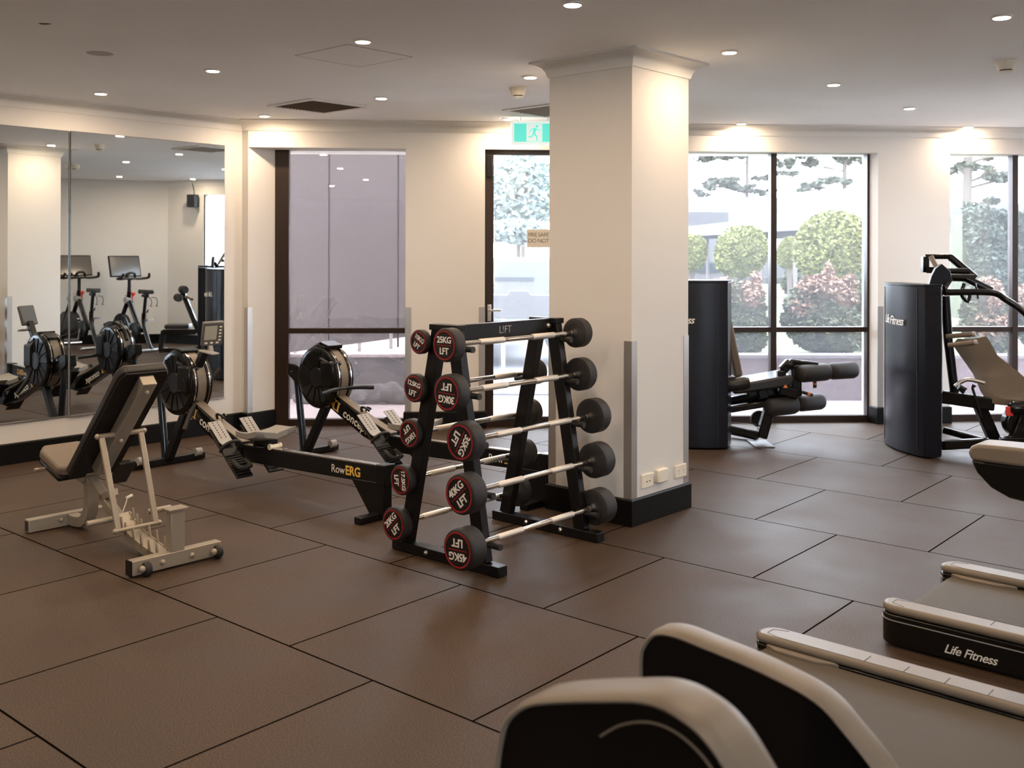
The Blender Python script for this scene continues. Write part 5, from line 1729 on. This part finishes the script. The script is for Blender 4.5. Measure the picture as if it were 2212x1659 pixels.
quadslab(t, 'rear_roof', 'roofw', 1380, 1730, (424, 458), (426, 459), 44, 44, 6)
quadslab(t, 'rear_eaves', 'eaves', 1380, 1640, (459, 494), (459, 482), 43.5, 43.5, 4)
quadslab(t, 'front_roof', 'roofw', 1380, 1780, (500, 516), (455, 494), 34, 28, 5)
quadslab(t, 'front_roof', 'roofw', 1655, 1960, (440, 500), (380, 484), 29, 24, 5)
quadslab(t, 'front_eaves', 'eaves', 1380, 1660, (512, 522), (499, 508), 33.8, 30.5, 3)
quadslab(t, 'front_eaves', 'eaves', 1660, 1780, (499, 517), (494, 510), 30.2, 27.8, 3)
quadslab(t, 'facade', 'facade', 1380, 1625, (512, 612), (512, 612), 40, 40, 1)
quadslab(t, 'facade', 'facade', 1725, 1900, (510, 618), (505, 618), 38, 38, 1)
quadslab(t, 'white_wall', 'roofw', 1595, 1735, (540, 598), (540, 598), 40.5, 40.5, 1)
quadslab(t, 'low_wall', 'eaves', 1590, 1735, (598, 618), (598, 618), 39, 39, .5)
for a, b in ((1504, 1556), (1568, 1590)):
    w = quadslab(t, 'window', 'dglass', a, b, (568, 586), (566, 586), 39.9, 39.9, .1)
for px, y in ((1529, 33), (1582, 33), (1648, 31)):
    quadslab(t, 'post', 'cap', px - 2, px + 2, (505, 612), (505, 612), y, y, .12)
mb = MB(); p = pt(1718, 0, 24); mb.tube([(0, 0, 0), (0, 0, pt(1718, 520, 24).z - .4)], .05, 10)
o = thing('light_pole', 'slim grey pole standing on the lawn left of the largest round tree', 'pole', (p.x, p.y, .40)); mb.build('pole', 'cap', o)
mb = MB(); mb.box((0, 0, .02), (.22, .22, .04)); mb.build('base_plate', 'cap', o)
t = thing('pavilion', 'long white roofed pavilion with grey beam above the hedge in the third window', 'building', (10, 27, .42))
quadslab(t, 'roof', 'roofw', 1960, 2330, (452, 480), (430, 466), 30, 27, 5)
quadslab(t, 'fascia', 'eaves', 1960, 2330, (480, 494), (466, 482), 29.9, 26.9, .4)
quadslab(t, 'beam', 'cap', 1960, 2330, (497, 503), (498, 505), 29, 26, .2)
for px in (2050, 2290):
    quadslab(t, 'post', 'cap', px - 3, px + 3, (490, 640), (485, 640), 28, 28, .2)
quadslab(t, 'backdrop', 'leafy', 1960, 2330, (482, 499), (480, 499), 34, 34, 1)

# outside the first window: screens on short posts above a stained retaining wall
yo = 11.2
t = thing('privacy_screen', 'lavender grey screen panels on short posts outside the first window', 'screen', (-1.6, yo, 0))
def q3(px, py, y=yo):
    return pt(px, py, y)
for a, b in ((590, 709), (713, 858), (862, 960)):
    lo = lambda x: 762 - (x - 627) * .135
    y0 = lambda x: 11.0 + (x - 627) * .0012
    A = q3(a, 319, y0(a)); B = q3(b, 319, y0(b)); C_ = q3(b, lo(b), y0(b)); D_ = q3(a, lo(a), y0(a))
    n_ = Vector((0, .03, 0))
    mb = MB(); mb.add([D_, C_, B, A, D_ + n_, C_ + n_, B + n_, A + n_], [(0, 1, 2, 3), (7, 6, 5, 4), (0, 4, 5, 1), (1, 5, 6, 2), (2, 6, 7, 3), (3, 7, 4, 0)])
    mb.build('panel', 'lavender', t, world=True, smooth=0)
mb = MB()
for px in (711, 860):
    mb.beam(q3(px, 319, 11.02 + (px - 627) * .0012), q3(px, 750, 11.02 + (px - 627) * .0012), .02, .02)
mb.build('panel_joint', 'joint', t, world=True)
for px, p1 in ((638, 770), (777, 760), (845, 754)):
    mb = MB(); mb.beam(q3(px, p1 - 40, 11.25), q3(px, p1, 11.25), .035, .035); mb.build('post', 'guard', t, world=True)
t = thing('retaining_wall', 'stained grey retaining wall outside the first window', 'garden wall', (-1.6, 11.5, 0))
A = q3(560, 772, 11.1); B = q3(930, 764, 11.1)
mb = MB(); prismz(mb, [(A.x, A.y), (B.x, B.y), (B.x, B.y + .25), (A.x, A.y + .25)], -.1, A.z); mb.build('wall_body', 'retwall', t, world=True, smooth=0)
mb = MB(); prismz(mb, [(A.x, A.y - .02), (B.x, B.y - .02), (B.x + 1.4, B.y + 7), (A.x - 1.5, A.y + 7)], A.z, A.z + .03); mb.build('wall_top', 'terrace', t, world=True, smooth=0)
t = thing('far_garden_wall', 'dark low wall beyond the screen posts, seen under the screens', 'garden wall', (-1.5, 17.5, .42))
mb = MB(); mb.box((.6, 0, .32), (2.9, .3, .62)); mb.build('wall_body', 'eaves', t)
for k, (px, py, r) in enumerate(((746, 868, .10), (787, 862, .12), (833, 850, .14), (877, 864, .11), (662, 890, .10), (702, 893, .09))):
    p = q3(px, py, 10.75); p.z = max(p.z, r * .4)
    me = MB(); me.ball((0, 0, 0), r, 18, 12, sc=(1.5, .6, .8))
    for i in range(len(me.v)):
        v = me.v[i]; f = 1 + .16 * math.sin(v.x * 31 + k) * math.cos(v.z * 27) + .10 * math.sin(v.y * 50 + v.x * 20)
        me.v[i] = v * f
    o = me.build('garden_rock', 'rock', None, smooth=0); o.location = p
    tag(o, ['grey rock below the retaining wall, left of the tallest one', 'grey rock in the middle of the pile below the retaining wall', 'tallest grey rock against the retaining wall outside the first window', 'grey rock at the right end of the pile, beside the pillar', 'small dark rock seen between the legs of the rowing machine', 'lowest dark rock at the window foot behind the rowing machine'][k], 'rock', 'rocks below the retaining wall')

# outside the exit door: pale ground, a parked white van, a white barrier and trees
tag(slab('car_park', [(-.9, 11.4), (1.05, 11.4), (4.5, 60), (-6, 60)], -.02, .0, 'concrete'), 'very pale concrete ground outside the exit door', 'paving', kind='structure')
t = thing('parked_van', 'overexposed white vehicle parked beyond the exit door', 'car', (.05, 14.6, 0))
mb = MB()
Y0 = 14.0
prof = [(-1.2, .62), (-1.2, 1.02), (-1.0, 1.12), (-.9, 1.50), (.5, 1.52), (1.2, 1.45), (1.6, 1.05), (2.2, .98), (2.3, .60)]
mb.prism(prof, -.6, 1.1); mb.build('body', 'carwhite', t, bevel=.05, segs=3)
mb = MB(); mb.box((-.15, -.64, .60), (1.6, .10, .16)); mb.build('bumper', 'cardark', t, bevel=.03)
mb = MB(); mb.box((-.20, -.602, 1.22), (.9, .02, .05)); mb.build('grille', 'cardark', t)
for x in (.68, 1.95):
    mb = MB(); mb.lathe((x, -.66, .48), (x, -.42, .48), [(0, .22), (.1, .30), (.9, .30), (1, .25)], 30); w_ = mb.build('wheel', 'cardark', t)
    mb = MB(); mb.lathe((x, -.67, .48), (x, -.63, .48), [(0, .08), (.5, .18), (1, .18)], 20); mb.build('hub_cap', 'steel', w_)
t = thing('white_barrier', 'white rounded barrier board with a tab outside the exit door', 'barrier', (.15, 11.6, 0))
a = lambda px, py: ((px - 1121) * 11.6 / F - .07, H - (py - CY) * 11.6 / F)
mb = MB(); mb.prism([a(1064, 636), a(1096, 636), a(1099, 627), (a(1142, 0)[0], a(0, 627)[1]), a(1147, 636), a(1260, 638), a(1260, 688), a(1078, 688), a(1067, 682)], -.03, .03); mb.build('board', 'carwhite', t, bevel=.01)
for x in (-.25, .50):
    mb = MB(); mb.cyl((x, 0, 0), (x, 0, .86), .025, seg=10); mb.box((x, 0, .02), (.08, .40, .04)); mb.build('stand', 'steel', t)
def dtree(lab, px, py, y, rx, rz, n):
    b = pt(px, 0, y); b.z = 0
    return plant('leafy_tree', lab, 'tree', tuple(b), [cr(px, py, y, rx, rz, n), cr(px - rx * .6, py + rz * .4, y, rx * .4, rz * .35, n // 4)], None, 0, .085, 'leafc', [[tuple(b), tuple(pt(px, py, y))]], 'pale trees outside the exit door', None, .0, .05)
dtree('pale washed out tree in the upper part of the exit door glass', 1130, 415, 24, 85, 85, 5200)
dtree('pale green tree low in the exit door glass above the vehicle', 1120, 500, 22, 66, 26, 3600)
